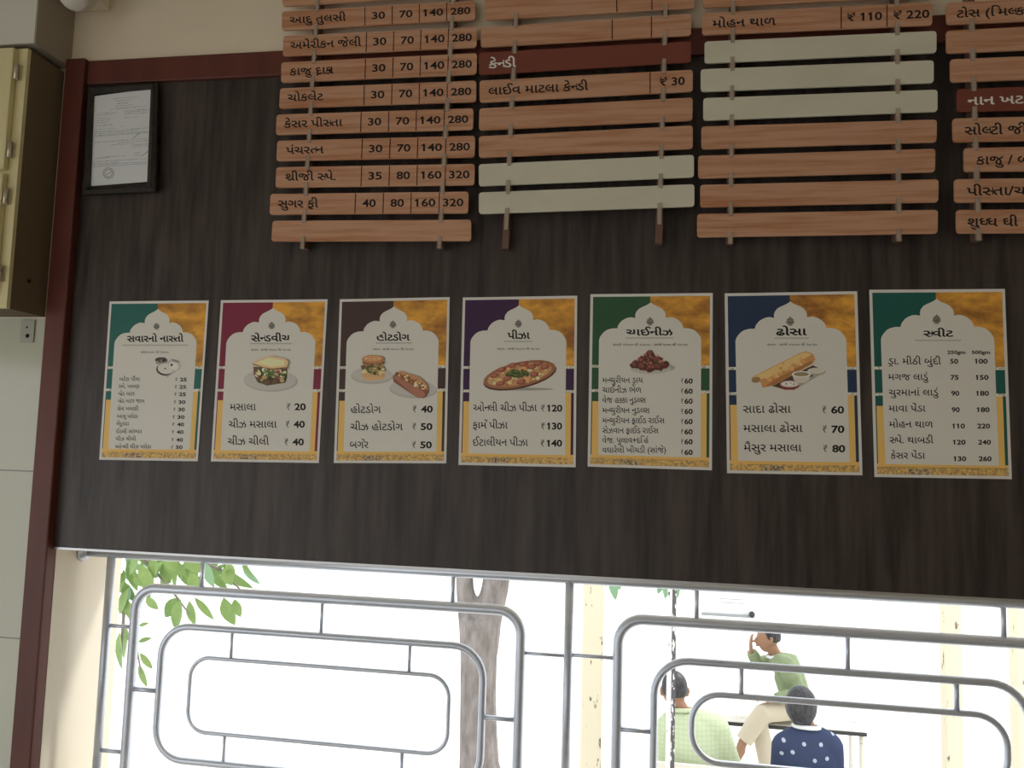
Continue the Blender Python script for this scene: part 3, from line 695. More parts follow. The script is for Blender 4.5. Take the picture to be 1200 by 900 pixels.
# round ribbed fitting hanging near the corner
c = X(90, -14, 1.86); ax = Vector((.25, -.45, -1)).normalized()
root = thing('round_fitting', c, 'white round ribbed fitting at the top edge, beside the corner box', 'fitting')
prof = [(0, .062), (.026, .060), (.033, .054), (.034, .046), (.031, .044), (.040, .042), (.044, .034), (.044, .027), (.040, .025), (.050, .023), (.053, .013), (.053, .003), (.049, .001), (.057, -.002), (.058, -.03), (.05, -.05)]
MB().lathe(c, prof, ax, 32).build('ribbed_cap', mat('white_plastic', (.72, .69, .62), .4), root)
br = X(60, -6, 1.9); MB().box((xb+.003, -.14, br.z+.004), (c.x, -.001, br.z+.03), bev=.003).build('mounting_bracket', M_wall, root)

# ------------------------------------------------------------------ window grille
GD = 2.12; GY = .12
def G(px, py): return U(px, py, GD)
root = thing('window_grille', (-.2, GY, SILL+.03), 'stainless steel tube grille of nested rounded rectangles across the opening', 'grille')
xL = (G(131, 655).x+G(113, 895).x)/2; xM = (G(666.7, 690).x+G(663.5, 890).x)/2; xRt = xM+(xM-xL)
zTop = ZB-.021; zBot = SILL+.07
def tube1(name, p, q, r): MB().tube([p, q], r, 14).build(name, M_steel, root)
tube1('top_rail', (XL+.001, GY, zTop), (XR-.001, GY, zTop), .0125)
tube1('bottom_rail', (XL+.001, GY, zBot), (XR-.001, GY, zBot), .0125)
MB().lathe((XL+.0005, GY, zTop), [(0, 0), (.026, 0), (.026, .005), (.022, .008), (.022, .012), (.017, .016), (.015, .022), (.013, .022)], (1, 0, 0), 20).build('flange', M_steel, root)
MB().lathe((XR-.0005, GY, zTop), [(0, 0), (.026, 0), (.026, .005), (.022, .008), (.022, .012), (.017, .016), (.015, .022), (.013, .022)], (-1, 0, 0), 20).build('flange', M_steel, root)
for x in (xL, xM, xRt): tube1('post', (x, GY, SILL+.03), (x, GY, zTop), .0115)
def ring(name, x0, x1, z0, z1, R, r):
    pts = []
    for cx, cz, a0 in ((x1-R, z1-R, 0), (x0+R, z1-R, 90), (x0+R, z0+R, 180), (x1-R, z0+R, 270)):
        for i in range(9):
            t = math.radians(a0+i*90/8); pts.append((cx+R*math.cos(t), GY, cz+R*math.sin(t)))
    MB().tube(pts, r, 12, closed=True).build(name, M_steel, root)
def av(*p): return sum(p)/len(p)
A1 = (av(G(157.5, 740).x, G(147, 880).x), av(G(609.8, 750).x, G(606.6, 890).x), av(G(180, 690.5).z, G(380, 702).z, G(585, 713).z))
A2 = (av(G(188, 770).x, G(184.5, 850).x), av(G(566, 800).x, G(562.7, 890).x), av(G(215, 735.5).z, G(400, 747.5).z, G(540, 755).z), av(G(225, 893).z, G(300, 899).z))
A3 = (av(G(222, 810).x, G(220.2, 840).x), av(G(525.6, 815).x, G(525, 865).x), av(G(240, 773).z, G(380, 781).z, G(505, 789).z), av(G(240, 857.5).z, G(380, 872).z, G(505, 883.6).z))
B1 = (av(G(724, 760).x, G(722, 890).x), None, av(G(745, 724).z, G(900, 736).z, G(1195, 755).z))
B2 = (av(G(766.7, 800).x, G(765.3, 890).x), None, av(G(792, 775).z, G(900, 780.5).z, G(1130, 798).z))
B3 = (av(G(811, 840).x, G(810, 880).x), av(G(1179.4, 870).x, G(1182, 895).x), av(G(835, 815).z, G(900, 818.5).z, G(1150, 836).z))
zc = av(A3[2], A3[3])
for (x0, x1, z1, R, r, nm) in ((A1[0], A1[1], A1[2], .062, .0135, 'outer_ring'), (A2[0], A2[1], A2[2], .082, .0098, 'middle_ring'), (A3[0], A3[1], A3[2], .055, .0058, 'inner_ring')):
    ring(nm, x0, x1, (A2[3] if nm == 'middle_ring' else A3[3] if nm == 'inner_ring' else 2*zc-z1), z1, R, r)
zcb = zc
wA1, wA2, wA3 = A1[1]-A1[0], A2[1]-A2[0], A3[1]-A3[0]
b1r = xM+(xRt-xM)-(B1[0]-xM); b2r = G(1206, 850).x
for (x0, x1, z1, R, r, nm) in ((B1[0], b1r, B1[2], .062, .0135, 'outer_ring'), (B2[0], b2r, B2[2], .085, .0098, 'middle_ring'), (B3[0], B3[1], B3[2], .07, .0080, 'inner_ring')):
    ring(nm, x0, x1, 2*zcb-z1 if nm != 'inner_ring' else av(G(830, 895).z, G(950, 903).z), z1, R, r)
def cv(px, py, z0, z1, r): x = G(px, py).x; tube1('connector', (x, GY, z0), (x, GY, z1), r)
def ch(py, px, x0, x1, r): z = G(px, py).z; tube1('connector', (x0, GY, z), (x1, GY, z), r)
cv(237, 675, zTop, A1[2], .0062); cv(531, 688, zTop, A1[2], .0055)
cv(377, 725, A1[2], A2[2], .0048)
cv(271.5, 757, A2[2], A3[2], .0046); cv(480, 771, A2[2], A3[2], .0046)
cv(262.5, 880, A3[3], A2[3], .0046); cv(471, 890, A3[3], A2[3], .0050)
ch(734, 143, xL, A1[0], .0055); ch(880, 130, xL, A1[0], .0060); ch(808.5, 171, A1[0], A2[0], .0068); ch(842, 585, A2[1], A1[1], .0062)
ch(767, 640, A1[1], xM, .0045); ch(769.3, 695, xM, B1[0], .0050); ch(856, 745, B1[0], B2[0], .0060)
cv(816.5, 705, zTop, B1[2], .0056); cv(1176, 728, zTop, B1[2], .0062); cv(993.4, 768, B1[2], B2[2], .0056)
cv(868.8, 797, B2[2], B3[2], .0058); cv(1121, 817, B2[2], B3[2], .0062)

# ------------------------------------------------------------------ outside: posts, tree, foliage, benches, vehicle
def peel(name, base, dark, lo, hi, sc=(30, 30, 12)):
    return mat(name, base, .8, .2, noise=(dark, sc, lo, hi))
M_post = peel('peeling_cream_paint', (.72, .67, .53), (.16, .13, .10), .63, .67, (22, 22, 7))
M_pole_d = peel('peeled_dark_metal', (.09, .09, .10), (.75, .75, .75), .55, .58, (55, 55, 26))
M_pole_w = peel('white_pole_paint', (.78, .78, .78), (.08, .08, .09), .64, .66, (40, 40, 18))
def post(px0, px1, py, depth, label, dz=3.2):
    a = U(px0, py, depth); b = U(px1, py, depth); wd = b.x-a.x
    m_ = MB(); m_.box((a.x, a.y, GROUND), (b.x, a.y+wd, dz), bev=.012); m_.box((a.x-.03, a.y-.03, GROUND), (b.x+.03, a.y+wd+.03, GROUND+.12), bev=.01)
    m_.box((a.x-.03, a.y-.03, dz-.08), (b.x+.03, a.y+wd+.03, dz), bev=.01)
    o = m_.build('shelter_post', M_post, loc=((a.x+b.x)/2, a.y+wd/2, GROUND)); tag(o, label, 'post', 'pale posts of the shelter outside'); return o
post(680, 705, 840, 6.2, 'pale peeling square post right of the middle grille post')
post(1109, 1130, 870, 6.2, 'pale peeling square post behind the right end of the nested grille rings')
post(1193, 1218, 850, 6.2, 'pale peeling square post at the right edge of the picture')
a = U(786.5, 800, 4.6)
m_ = MB(); r = .030
pts = [(a.x-r*.80, a.y+.028), (a.x, a.y), (a.x+r*.80, a.y+.028), (a.x, a.y+.056)]
vs = [(x, y, z) for z in (GROUND, 3.0) for x, y in pts]
m_.add(vs, [(0, 1, 5, 4), (2, 3, 7, 6), (3, 0, 4, 7), (3, 2, 1, 0), (4, 5, 6, 7)], 0); m_.add([vs[i] for i in (1, 2, 6, 5)], [(0, 1, 2, 3)], 1)
tag(m_.build('metal_pole', [M_pole_w, M_pole_d], loc=(a.x, a.y+.03, GROUND)), 'thin square metal pole with peeling white paint in front of the man in green', 'pole')

M_bark = mat('grey_bark', (.31, .285, .28), .9, .1, noise=((.17, .15, .145), (14, 14, 5), .35, .7), bump=.8)
M_leaf = mat('leaf_green', (.27, .40, .15), .5, .3, noise=((.17, .30, .10), (8, 8, 8), .35, .7))
M_leaf2 = mat('leaf_bluegreen', (.24, .42, .26), .5, .3)
for m_ in (M_leaf, M_leaf2): m_.node_tree.nodes['Principled BSDF'].inputs['Transmission Weight'].default_value = 0
TD = 7.0
tree = thing('forked_tree', (U(562, 880, TD).x, U(562, 880, TD).y, GROUND), 'grey-barked tree forking in two behind the left grille bay', 'tree')
def T(px, py): return U(px, py, TD)
m_ = MB()
kk = TD/FPX
p0 = T(561, 900); base = Vector((p0.x+.02, p0.y, GROUND))
m_.tube([base, T(561.5, 895), T(560.5, 850), T(560.5, 810), T(561, 770), T(562.5, 740), T(562, 722)], [.19, 23*kk, 21.5*kk, 21*kk, 21.5*kk, 24.5*kk, 25*kk], 20)
m_.tube([T(553, 745), T(549, 715), T(545, 690), T(543.5, 660), T(538, 600), T(520, 520), T(500, 430)], [14*kk, 13*kk, 10.5*kk, 10.5*kk, 9.5*kk, 8*kk, 5*kk], 16)
m_.tube([T(568, 745), T(574, 715), T(580, 690), T(584, 660), T(592, 600), T(615, 520), T(650, 440)], [16*kk, 16.5*kk, 16*kk, 16*kk, 14*kk, 11*kk, 6*kk], 16)
m_.build('trunk', M_bark, tree, remesh=.022, smooth_it=3)
m_ = MB(); brs = [[T(615, 520), T(655, 560), T(690, 610), T(705, 660), T(707, 676)], [T(650, 440), T(720, 480), T(765, 600), T(780, 660), T(782, 675)], [T(520, 520), T(440, 470), T(380, 430)], [T(538, 600), T(600, 480), T(590, 380)]]
for b in brs: m_.tube(b, [.03, .022, .015, .008, .006][:len(b)], 8)
m_.build('branches', M_bark, tree)
def leaf(m_, p, d, L, W, nrm, mi=0, fold=.25):
    d = d.normalized(); s = d.cross(nrm).normalized(); n = s.cross(d).normalized()
    prof = [(0, .0), (.12, .45), (.3, .9), (.5, 1), (.7, .82), (.88, .42), (1, 0)]
    vs = []
    for t, w_ in prof:
        c = p+d*(L*t)-n*(L*.12*t*t)
        vs += [c-s*(W*w_/2)+n*(W*w_*fold/2), c, c+s*(W*w_/2)+n*(W*w_*fold/2)]
    fs = []
    for i in range(len(prof)-1):
        for j in (0, 1): fs.append((i*3+j, i*3+j+1, i*3+j+4, i*3+j+3))
    m_.add(vs, fs, mi, True)
def rv(r): return Vector((r.uniform(-1, 1), r.uniform(-1, 1), r.uniform(-1, 1)))
RL = random.Random(11)
m_ = MB()
for (px0, py0, px1, py1, wpx) in ((701, 676, 700, 705, 10), (716, 676, 722, 704, 9), (697, 682, 687, 697, 6), (692, 679, 686, 685, 6), (720, 672, 727, 692, 8), (706, 670, 711, 688, 8),
                                  (780, 676, 771, 697, 8), (783, 674, 780, 703, 8), (789, 674, 795, 702, 8), (777, 678, 768, 690, 7)):
    a, b = T(px0, py0-6), T(px1, py1); leaf(m_, a, b-a, (b-a).length, wpx*kk*1.25, Vector((.15, -1, .2)), 1)
for b in brs:
    for i in range(90):
        q = b[RL.randrange(1 if len(b) < 4 else 0, len(b)-(1 if len(b) > 3 else 0))]+rv(RL)*.55
        if q.z < T(600, 610).z: q.z = T(600, 610).z+RL.uniform(0, .5)
        leaf(m_, q, rv(RL)+Vector((0, 0, -.5)), RL.uniform(.13, .22), RL.uniform(.05, .08), rv(RL))
m_.build('foliage', [M_leaf, M_leaf2], tree)

# leafy tree close to the left jamb
LD = 3.6
def L(px, py, d=LD): return U(px, py, d)
base = L(60, 700, 4.1)
lt = thing('leafy_shrub', (base.x, base.y, GROUND), 'green long-leaved shrub outside, at the left end of the grille', 'shrub')
m_ = MB()
m_.tube([(base.x, base.y, GROUND), (base.x+.03, base.y, .2), (base.x, base.y-.05, 1.2), (base.x+.05, base.y-.1, 2.2), (base.x+.1, base.y, 2.7)], [.06, .05, .045, .035, .02], 10)
m_.build('stem', M_bark, lt)
m_ = MB()
twigs = [[L(70, 560, 4.0), L(130, 620), L(165, 650), L(200, 690), L(222, 720)], [L(70, 560, 4.0), L(110, 640), L(148, 700), L(160, 760), L(166, 790)], [L(90, 520, 4.0), L(160, 600), L(220, 650), L(262, 670), L(290, 700)], [L(80, 600, 4.0), L(120, 660), L(145, 720), L(142, 765)]]
for t in twigs: m_.tube(t, [.016, .012, .009, .006, .003][:len(t)], 6)
m_.build('twigs', M_bark, lt)
m_ = MB(); kl = LD/FPX
big = [(150, 655, 158, 690, 14), (163, 660, 178, 690, 15), (176, 668, 172, 700, 15), (190, 655, 215, 672, 17), (205, 660, 236, 690, 19), (214, 655, 240, 668, 17), (225, 672, 228, 688, 14), (240, 658, 262, 690, 16),
       (252, 665, 290, 688, 13), (150, 690, 138, 718, 13), (146, 700, 156, 728, 13), (172, 698, 183, 714, 13), (210, 700, 193, 722, 18), (212, 702, 203, 736, 17), (222, 704, 226, 731, 14), (228, 700, 248, 724, 9),
       (262, 700, 272, 731, 20), (275, 702, 280, 722, 14), (162, 734, 173, 730, 5), (162, 752, 175, 748, 6), (141, 740, 138, 782, 15), (150, 738, 142, 770, 12), (164, 765, 177, 783, 8), (163, 778, 170, 804, 9),
       (158, 672, 166, 686, 12), (182, 652, 178, 676, 14), (165, 648, 150, 672, 12), (146, 668, 138, 695, 10), (196, 650, 205, 668, 15), (160, 655, 196, 660, 12), (143, 725, 150, 752, 9)]
for (x0, y0, x1, y1, wp) in big:
    d_ = LD+RL.uniform(-.15, .15); a, b = L(x0, y0, d_), L(x1, y1, d_+RL.uniform(-.02, .02)); leaf(m_, a, b-a, (b-a).length*1.1, wp*kl*1.0, Vector((RL.uniform(-.4, .4), -1, RL.uniform(-.1, .5))), 0)
for i in range(46):
    x0 = RL.uniform(138, 285); y0 = RL.uniform(650, 668+max(0, (200-x0))*.45); d_ = LD+RL.uniform(-.1, .3); ang = RL.uniform(-.9, .9); ln_ = RL.uniform(20, 34)
    a, b = L(x0, y0, d_), L(x0+ln_*math.sin(ang), y0+ln_*math.cos(ang)*.9, d_+RL.uniform(-.08, .08)); leaf(m_, a, b-a, (b-a).length, RL.uniform(8, 15)*kl, Vector((RL.uniform(-.6, .6), -1, RL.uniform(-.3, .8))), RL.choice((0, 0, 1)))
for i in range(150):
    q = L(RL.uniform(60, 280), RL.uniform(420, 640), RL.uniform(3.5, 4.2)); leaf(m_, q, rv(RL)+Vector((0, 0, -.8)), RL.uniform(.1, .16), RL.uniform(.035, .055), rv(RL))
m_.build('foliage', [M_leaf, M_leaf2], lt)

# benches
M_bench = mat('worn_white_wood', (.66, .64, .58), .8, .2, noise=((.12, .11, .1), (6, 30, 40), .62, .66))
M_edge = mat('dark_bench_edge', (.045, .045, .05), .6)
def bench(x0, x1, y0, dpt, zs, label, back=None, ang=0):
    o = thing('bench', ((x0+x1)/2, y0+dpt/2, GROUND), label, 'bench')
    MB().box((x0, y0, zs-.035), (x1, y0+dpt, zs), bev=.006).build('seat', M_bench, o)
    MB().box((x0-.004, y0-.012, zs-.032), (x1+.004, y0-.0005, zs-.004)).build('edge_strip', M_edge, o)
    for x in (x0+.03, x1-.03):
        for y in (y0+.03, y0+dpt-.03): MB().tube([(x, y, GROUND), (x, y, zs-.036)], .018, 8).build('leg', M_bench, o)
    if back:
        MB().box((x0, y0-.04, back-.16), (x1, y0-.013, back), bev=.005).build('backrest', M_bench, o)
        for x in (x0+.1, x1-.1): MB().box((x-.02, y0-.013, zs), (x+.02, y0+.012, back-.02)).build('back_support', M_edge, o)
    return o
MD = 7.5
bl, brr = U(850, 846, MD-.18), U(1015, 857, MD-.18)
ZS = (bl.z+brr.z)/2
bench(bl.x-.5, brr.x, bl.y, .42, ZS, 'white bench with a dark front edge under the man with crossed legs')
gb = U(790, 892, 5.32)
bench(U(770, 890, 5.3).x, U(1030, 890, 5.3).x, gb.y, .40, GROUND+.45, 'low bench with a backrest board, seating the two people seen from behind', back=gb.z)

# white notice board across the yard, mostly lost in the glare
VDp = 10.5
M_board = mat('white_board', (.82, .82, .82), .5, .4); M_grey = mat('grey_print', (.30, .31, .33), .6)
def V_(x, y): return U(x, y, VDp)
a, b = V_(816, 690), V_(897, 726)
sg = thing('notice_board', ((a.x+b.x)/2, a.y, GROUND), 'white notice board with two grey lines and a grey ledge, above the seated profile figure', 'notice board')
MB().box((a.x, a.y, b.z), (b.x, a.y+.04, a.z), bev=.006).build('board', M_board, sg)
for x in (a.x+.06, b.x-.06): MB().box((x-.02, a.y+.041, GROUND), (x+.02, a.y+.08, a.z-.03)).build('leg', M_board, sg)
for py, x0 in ((702.2, 843), (706.6, 842.5)):
    p, q = V_(x0, py-1.1), V_(871.5, py+1.1); MB().box((p.x, a.y-.004, q.z), (q.x, a.y-.0005, p.z)).build('printed_line', M_grey, sg)
p, q = V_(822, 717.5), V_(878, 723.5); MB().box((p.x, a.y-.05, q.z), (q.x, a.y-.0005, p.z), bev=.01).build('ledge', M_grey, sg)
c = V_(880.5, 719.5); MB().ball((c.x, a.y-.05, c.z), .035, .045, .04).build('knob', M_edge, sg)

# ------------------------------------------------------------------ people
def plaid():
    m = mat('pale_green_check', (.50, .58, .40), .85, .1); n = m.node_tree.nodes; l = m.node_tree.links
    tc = n.new('ShaderNodeTexCoord'); mix = None; b = n['Principled BSDF']; outs = []
    for ax in ('X', 'Z'):
        wv = n.new('ShaderNodeTexWave'); wv.bands_direction = ax; wv.inputs['Scale'].default_value = 11; wv.inputs['Distortion'].default_value = .4
        l.new(tc.outputs['Object'], wv.inputs['Vector']); outs.append(wv)
    mx = n.new('ShaderNodeMath'); mx.operation = 'MAXIMUM'; l.new(outs[0].outputs['Fac'], mx.inputs[0]); l.new(outs[1].outputs['Fac'], mx.inputs[1])
    rp = n.new('ShaderNodeValToRGB'); rp.color_ramp.elements[0].position = .80; rp.color_ramp.elements[1].position = .98
    rp.color_ramp.elements[0].color = (.50, .58, .40, 1); rp.color_ramp.elements[1].color = (.44, .52, .36, 1)
    l.new(mx.outputs[0], rp.inputs[0]); l.new(rp.outputs[0], b.inputs['Base Color']); return m
def motif():
    m = mat('navy_motif_cloth', (.045, .06, .12), .85, .1); n = m.node_tree.nodes; l = m.node_tree.links
    tc = n.new('ShaderNodeTexCoord'); vo = n.new('ShaderNodeTexVoronoi'); vo.voronoi_dimensions = '2D'; vo.inputs['Scale'].default_value = 10; vo.inputs['Randomness'].default_value = .75
    sp = n.new('ShaderNodeSeparateXYZ'); cb = n.new('ShaderNodeCombineXYZ'); l.new(tc.outputs['Object'], sp.inputs[0])
    l.new(sp.outputs['X'], cb.inputs[0]); l.new(sp.outputs['Z'], cb.inputs[1]); l.new(cb.outputs[0], vo.inputs['Vector'])
    rp = n.new('ShaderNodeValToRGB'); rp.color_ramp.interpolation = 'CONSTANT'
    rp.color_ramp.elements[0].position = 0; rp.color_ramp.elements[0].color = (.4, .45, .55, 1)
    rp.color_ramp.elements[1].position = .115; rp.color_ramp.elements[1].color = (.045, .06, .12, 1)
    l.new(vo.outputs['Distance'], rp.inputs[0]); l.new(rp.outputs[0], n['Principled BSDF'].inputs['Base Color']); return m
M_green = plaid(); M_navy = motif()
M_olive = mat('olive_jacket', (.26, .32, .19), .85, .1, noise=((.20, .25, .15), (12, 12, 12), .35, .7))
M_beige = mat('beige_trousers', (.52, .47, .37), .9, .1); M_dkt = mat('dark_trousers', (.05, .05, .06), .9, .1)
M_white_shirt = mat('white_shirt', (.7, .72, .75), .8); M_shoe = mat('brown_sandal', (.12, .07, .05), .6)
def head_shape(face):
    "skull narrowing to the chin; face = facing direction in the ground plane"
    f = Vector(face).normalized()
    def sh(p):
        q = p.copy(); d = p.x*f.x+p.y*f.y
        if p.z < 0:
            t = 1-.30*(-p.z)**1.4; q.x *= t; q.y *= t
            q.x += f.x*.20*(-p.z); q.y += f.y*.20*(-p.z)
        return q
    return sh
def hand(m_, wrist, d, nrm, s=1.0, curl=.5):
    d = Vector(d).normalized(); nrm = Vector(nrm); nrm = (nrm-d*nrm.dot(d)).normalized(); sd = d.cross(nrm)
    palm = wrist+d*.045*s
    m_.tube([wrist-d*.01, wrist+d*.02*s, wrist+d*.06*s, wrist+d*.09*s], [(.016*s, .024*s), (.016*s, .034*s), (.015*s, .040*s), (.011*s, .037*s)], 10, side=nrm)
    for i, (o, ln_) in enumerate(((-.028, .062), (-.010, .072), (.009, .070), (.027, .055))):
        p = wrist+d*.085*s+sd*o*s; pts = [p]; dd_ = d.copy()
        for kx in range(3):
            dd_ = (dd_-nrm*curl*(.35+.25*kx)).normalized(); p = p+dd_*ln_*s*(.42, .32, .26)[kx]; pts.append(p)
        m_.tube(pts, [.0095*s, .009*s, .008*s, .006*s], 8)
    p = wrist+d*.03*s-sd*.026*s; q = p+(d*.5-sd*.75-nrm*.2).normalized()*.038*s; m_.tube([p, q, q+(d*.8-sd*.3-nrm*.3).normalized()*.032*s], [.014*s, .011*s, .008*s], 8)
def person(label, loc, J, sz, shirt, trouser, face, hair_style, collar=None, shoe=M_shoe):
    """J: joints in world space. head, neck, chest, waist, hip, sh/el/wr (L,R), hp/kn/an (L,R); sz scales radii"""
    o = thing('person', loc, label, 'person')
    f = Vector(face).normalized(); side = Vector((-f.y, f.x, 0))
    b = MB(); hc = J['head']; hr = (.077*sz, .094*sz, .118*sz)
    ex = abs(f.x); rx = hr[0]*(1-ex)+hr[1]*ex; ry = hr[1]*(1-ex)+hr[0]*ex
    b.ball(hc, rx, ry, hr[2], 0, 24, 16, head_shape(face))
    fz = lambda a, c, z: hc+f*a*sz+side*c*sz+Vector((0, 0, z*sz))
    b.tube([fz(.088, 0, .012), fz(.105, 0, -.015), fz(.112, 0, -.032), fz(.095, 0, -.04)], [.009*sz, .011*sz, .016*sz, .010*sz], 8)      # nose
    b.tube([fz(.088, -.022, -.066), fz(.098, 0, -.065), fz(.088, .022, -.066)], [.006*sz, .009*sz, .006*sz], 8)                            # lips
    for s in (-1, 1):
        b.ball(fz(.078, s*.032, .008), .013*sz, .013*sz, .010*sz, 0, 10, 8)                                                               # eyes
        b.tube([fz(.084, s*.014, .026), fz(.086, s*.034, .031), fz(.074, s*.052, .024)], .006*sz, 6)                                       # brow
        b.tube([fz(-.004, s*.074, .022), fz(-.018, s*.088, .022), fz(-.02, s*.09, 0), fz(-.008, s*.083, -.03), fz(.004, s*.074, -.028)], [.008*sz, .009*sz, .009*sz, .009*sz, .007*sz], 8)  # ear
    b.tube([J['chest'], J['neck'], hc-Vector((0, 0, .05*sz))-f*.015], [.055*sz, .050*sz, .054*sz], 14)
    t = J['chest']-J['waist']
    b.tube([J['hip']-Vector((0, 0, .02)), J['waist'], J['chest'], J['neck']-Vector((0, 0, .03))], [(.10*sz, .14*sz), (.09*sz, .125*sz), (.10*sz, .15*sz), (.06*sz, .08*sz)], 16, side=f)
    hd = MB()
    for s in 'LR':
        b.tube([J['sh'+s], J['sh'+s].lerp(J['el'+s], .5), J['el'+s], J['el'+s].lerp(J['wr'+s], .3), J['wr'+s]], [.044*sz, .040*sz, .034*sz, .036*sz, .024*sz], 12)
        b.tube([J['chest'], J['sh'+s]], [.055*sz, .042*sz], 12)
        hand(b, J['wr'+s], J.get('hd'+s, J['wr'+s]-J['el'+s]), J.get('hn'+s, Vector((0, 0, 1))), sz*1.02, J.get('cu'+s, .45))
        b.tube([J['hp'+s], J['kn'+s], J['kn'+s].lerp(J['an'+s], .35), J['an'+s]], [.078*sz, .055*sz, .055*sz, .036*sz], 12)
        toe = J.get('ft'+s, f*.19-Vector((0, 0, .02)))
        b.tube([J['an'+s], J['an'+s]-Vector((0, 0, .035*sz))+toe*.1, J['an'+s]-Vector((0, 0, .05*sz))+toe*.6, J['an'+s]-Vector((0, 0, .052*sz))+toe], [.036*sz, .04*sz, (.036*sz, .022*sz), (.03*sz, .015*sz)], 10)
    b.build('body', M_skin, o, remesh=.0072, smooth_it=2)
    # hair
    h = MB()
    if hair_style == 'short':
        h.ball(hc-f*.012*sz+Vector((0, 0, .022*sz)), rx*1.06, ry*1.05, hr[2]*.90, 0, 24, 14, lambda p: Vector((p.x, p.y, max(p.z, -.42))) if (p.x*f.x+p.y*f.y) < .35 else Vector((p.x, p.y, max(p.z, .35))))
    else:
        h.ball(hc-f*.022*sz+Vector((0, 0, .004*sz)), rx*1.22, ry*1.16, hr[2]*1.0, 0, 24, 14, lambda p: Vector((p.x, p.y, max(p.z, -.92))) if (p.x*f.x+p.y*f.y) < .3 else Vector((p.x, p.y, max(p.z, .3))))
        h.tube([hc-f*.06*sz-Vector((0, 0, .04)), hc-f*.07*sz-Vector((0, 0, .10*sz))], [(.05*sz, .075*sz), (.03*sz, .05*sz)], 14, side=f)
    h.build('hair', M_hair, o, remesh=.008, smooth_it=3)
    # shirt
    g = MB(); g1 = 1.16
    g.tube([J['hip']-Vector((0, 0, .06)), J['waist'], J['chest'].lerp(J['waist'], .35), J['chest']+Vector((0, 0, .02)), J['neck']-Vector((0, 0, .045*sz)), J['neck']-Vector((0, 0, .012*sz))],
           [(.135*sz, .185*sz), (.13*sz, .175*sz), (.128*sz, .185*sz), (.115*sz, .178*sz), (.082*sz, .115*sz), (.066*sz, .070*sz)], 20, side=f)
    for s in 'LR':
        g.tube([J['neck']-Vector((0, 0, .055*sz)), J['sh'+s].lerp(J['neck'], .45)-Vector((0, 0, .02*sz)), J['sh'+s]], [.066*sz, .078*sz, .078*sz], 14)
        g.ball(J['sh'+s]-Vector((0, 0, .004)), .083*sz, .083*sz, .081*sz)
        g.tube([J['sh'+s]+(J['sh'+s]-J['chest'])*.05, J['sh'+s].lerp(J['el'+s], .5), J['el'+s], J['el'+s].lerp(J['wr'+s], .5), J['wr'+s]-(J['wr'+s]-J['el'+s])*.06], [.080*sz, .074*sz, .061*sz, .054*sz, .046*sz], 14)
    sh_ = g.build('shirt', shirt, o, remesh=.0105, smooth_it=4)
    if collar:
        c = MB(); nk = J['neck']; ring_ = []
        for i in range(20):
            a_ = 2*math.pi*i/20; ring_.append(nk+f*math.cos(a_)*.070*sz+side*math.sin(a_)*.075*sz+Vector((0, 0, -.006+.012*math.cos(a_+math.pi))))
        c.tube(ring_, (.011*sz, .02*sz) and .0135*sz, 10, closed=True); c.build('collar', collar, sh_)
    tr = MB()
    tr.tube([J['hip']+Vector((0, 0, .06)), J['hip'], J['hip']-Vector((0, 0, .05))], [(.115*sz, .165*sz), (.125*sz, .18*sz), (.11*sz, .16*sz)], 18, side=f)
    for s in 'LR':
        v = J['an'+s]-J['kn'+s]
        tr.tube([J['hp'+s]-(J['kn'+s]-J['hp'+s])*.05, J['hp'+s].lerp(J['kn'+s], .5), J['kn'+s], J['kn'+s]+v*.4, J['kn'+s]+v*.9], [.10*sz, .09*sz, .075*sz, .074*sz, .068*sz], 14)
    tr.build('trousers', trouser, o, remesh=.011, smooth_it=4)
    return o
# man in pale green, back to us
d = 5.5
P_ = lambda px, py, dy=0.0: U(px, py, d+dy)
J = dict(head=P_(790, 809, .02), neck=P_(797, 830), chest=P_(810, 858), waist=P_(813, 893, -.02), shL=P_(783, 852), shR=P_(838, 851))
hipz = GROUND+.45+.11
J['hip'] = Vector((J['waist'].x, J['waist'].y+.03, hipz))
J['elL'] = P_(777, 896, .02); J['elR'] = P_(857, 893, .04)
J['wrL'] = J['elL']+Vector((.06, .22, -.08)); J['wrR'] = J['elR']+Vector((-.05, .22, -.10))
for s, x in (('L', -.1), ('R', .1)):
    J['hp'+s] = J['hip']+Vector((x, .04, -.01)); J['kn'+s] = J['hip']+Vector((x*1.3, .46, .0)); J['an'+s] = Vector((J['kn'+s].x, J['kn'+s].y+.03, GROUND+.09))
person('person in a pale green checked shirt with short black hair, sitting with back turned', (J['hip'].x, J['hip'].y, GROUND), J, 1.0, M_green, M_dkt, (-.15, 1, 0), 'short', M_green)
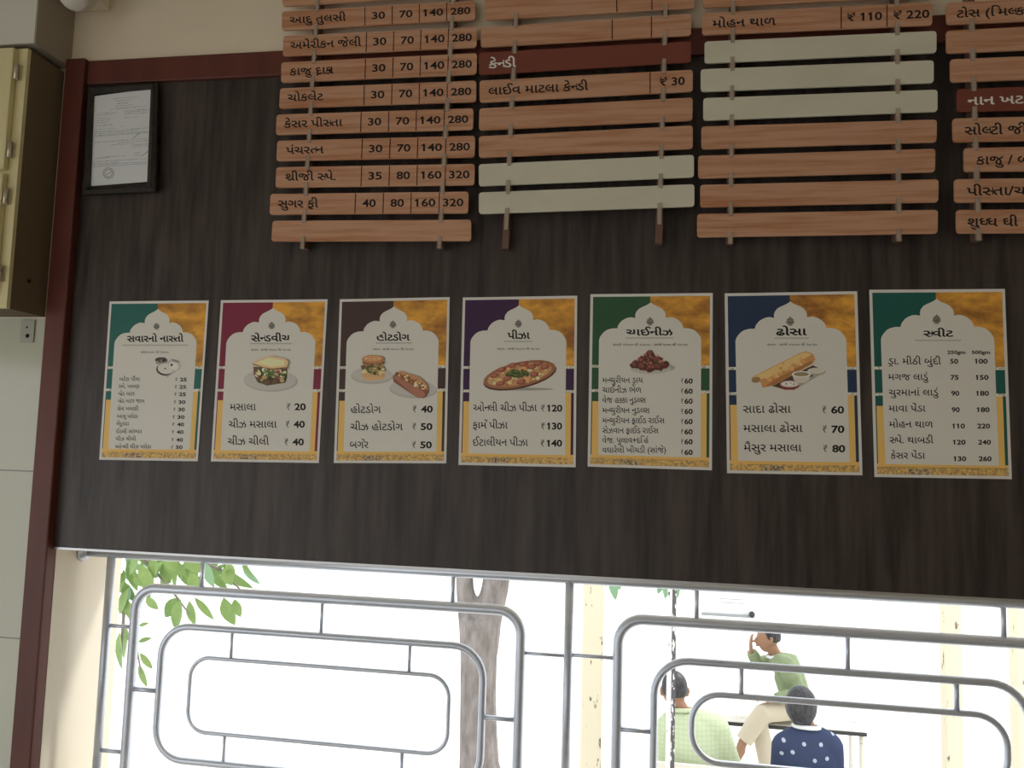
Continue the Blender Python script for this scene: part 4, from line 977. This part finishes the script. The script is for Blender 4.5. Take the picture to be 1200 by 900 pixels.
# person in navy
d = 5.52
J = dict(head=P_(938, 826, .03), neck=P_(945, 850), chest=P_(945, 880), waist=P_(945, 915, -.02), shL=P_(921, 873), shR=P_(971, 873))
J['hip'] = Vector((J['waist'].x, P_(945, 915).y+.30, hipz)); 
J['hip'].y = J['waist'].y+.03
J['elL'] = P_(914, 914, .02); J['elR'] = P_(978, 914, .02)
J['wrL'] = J['elL']+Vector((.07, .22, -.05)); J['wrR'] = J['elR']+Vector((-.07, .22, -.05))
for s, x in (('L', -.1), ('R', .1)):
    J['hp'+s] = J['hip']+Vector((x, .04, -.01)); J['kn'+s] = J['hip']+Vector((x*1.3, .44, .0)); J['an'+s] = Vector((J['kn'+s].x, J['kn'+s].y+.03, GROUND+.09))
person('person in a navy shirt with small white motifs, sitting with back turned', (J['hip'].x, J['hip'].y, GROUND), J, 1.03, M_navy, M_dkt, (.05, 1, 0), 'full', M_white_shirt)
# man with crossed legs, in profile facing left
d = MD
J = dict(head=P_(900, 748), neck=P_(909, 767), chest=P_(921, 780), waist=P_(932, 815), shL=P_(917, 776, .17), shR=P_(922, 780, -.17))
J['hip'] = P_(930, 833); J['hip'].z = ZS+.125
J['elR'] = P_(937, 812, -.24); J['wrR'] = P_(908, 819, -.33); J['hdR'] = Vector((-1, 0, -.02))
J['elL'] = P_(888, 777, .10); J['wrL'] = P_(880, 763, .03); J['hdL'] = Vector((-.05, -.1, 1)); J['hnL'] = Vector((-1, 0, 0)); J['cuL'] = .5
J['hpR'] = J['hip']+Vector((-.03, -.09, .0)); J['hpL'] = J['hip']+Vector((-.03, .09, 0))
J['knR'] = P_(893, 836, -.36); J['anR'] = P_(869, 872, -.40); J['ftR'] = Vector((-.07, 0, -.16))
J['knL'] = P_(889, 843, -.27); J['anL'] = P_(904, 905, -.27); J['anL'].z = GROUND+.09
person('person in an olive jacket and beige trousers sitting sideways with legs crossed and hand raised', (J['hip'].x, J['hip'].y, GROUND), J, 1.0, M_olive, M_beige, (-1, -.05, 0), 'short', M_white_shirt)
bpy.data.objects.remove(_fo); bpy.data.curves.remove(_fc)
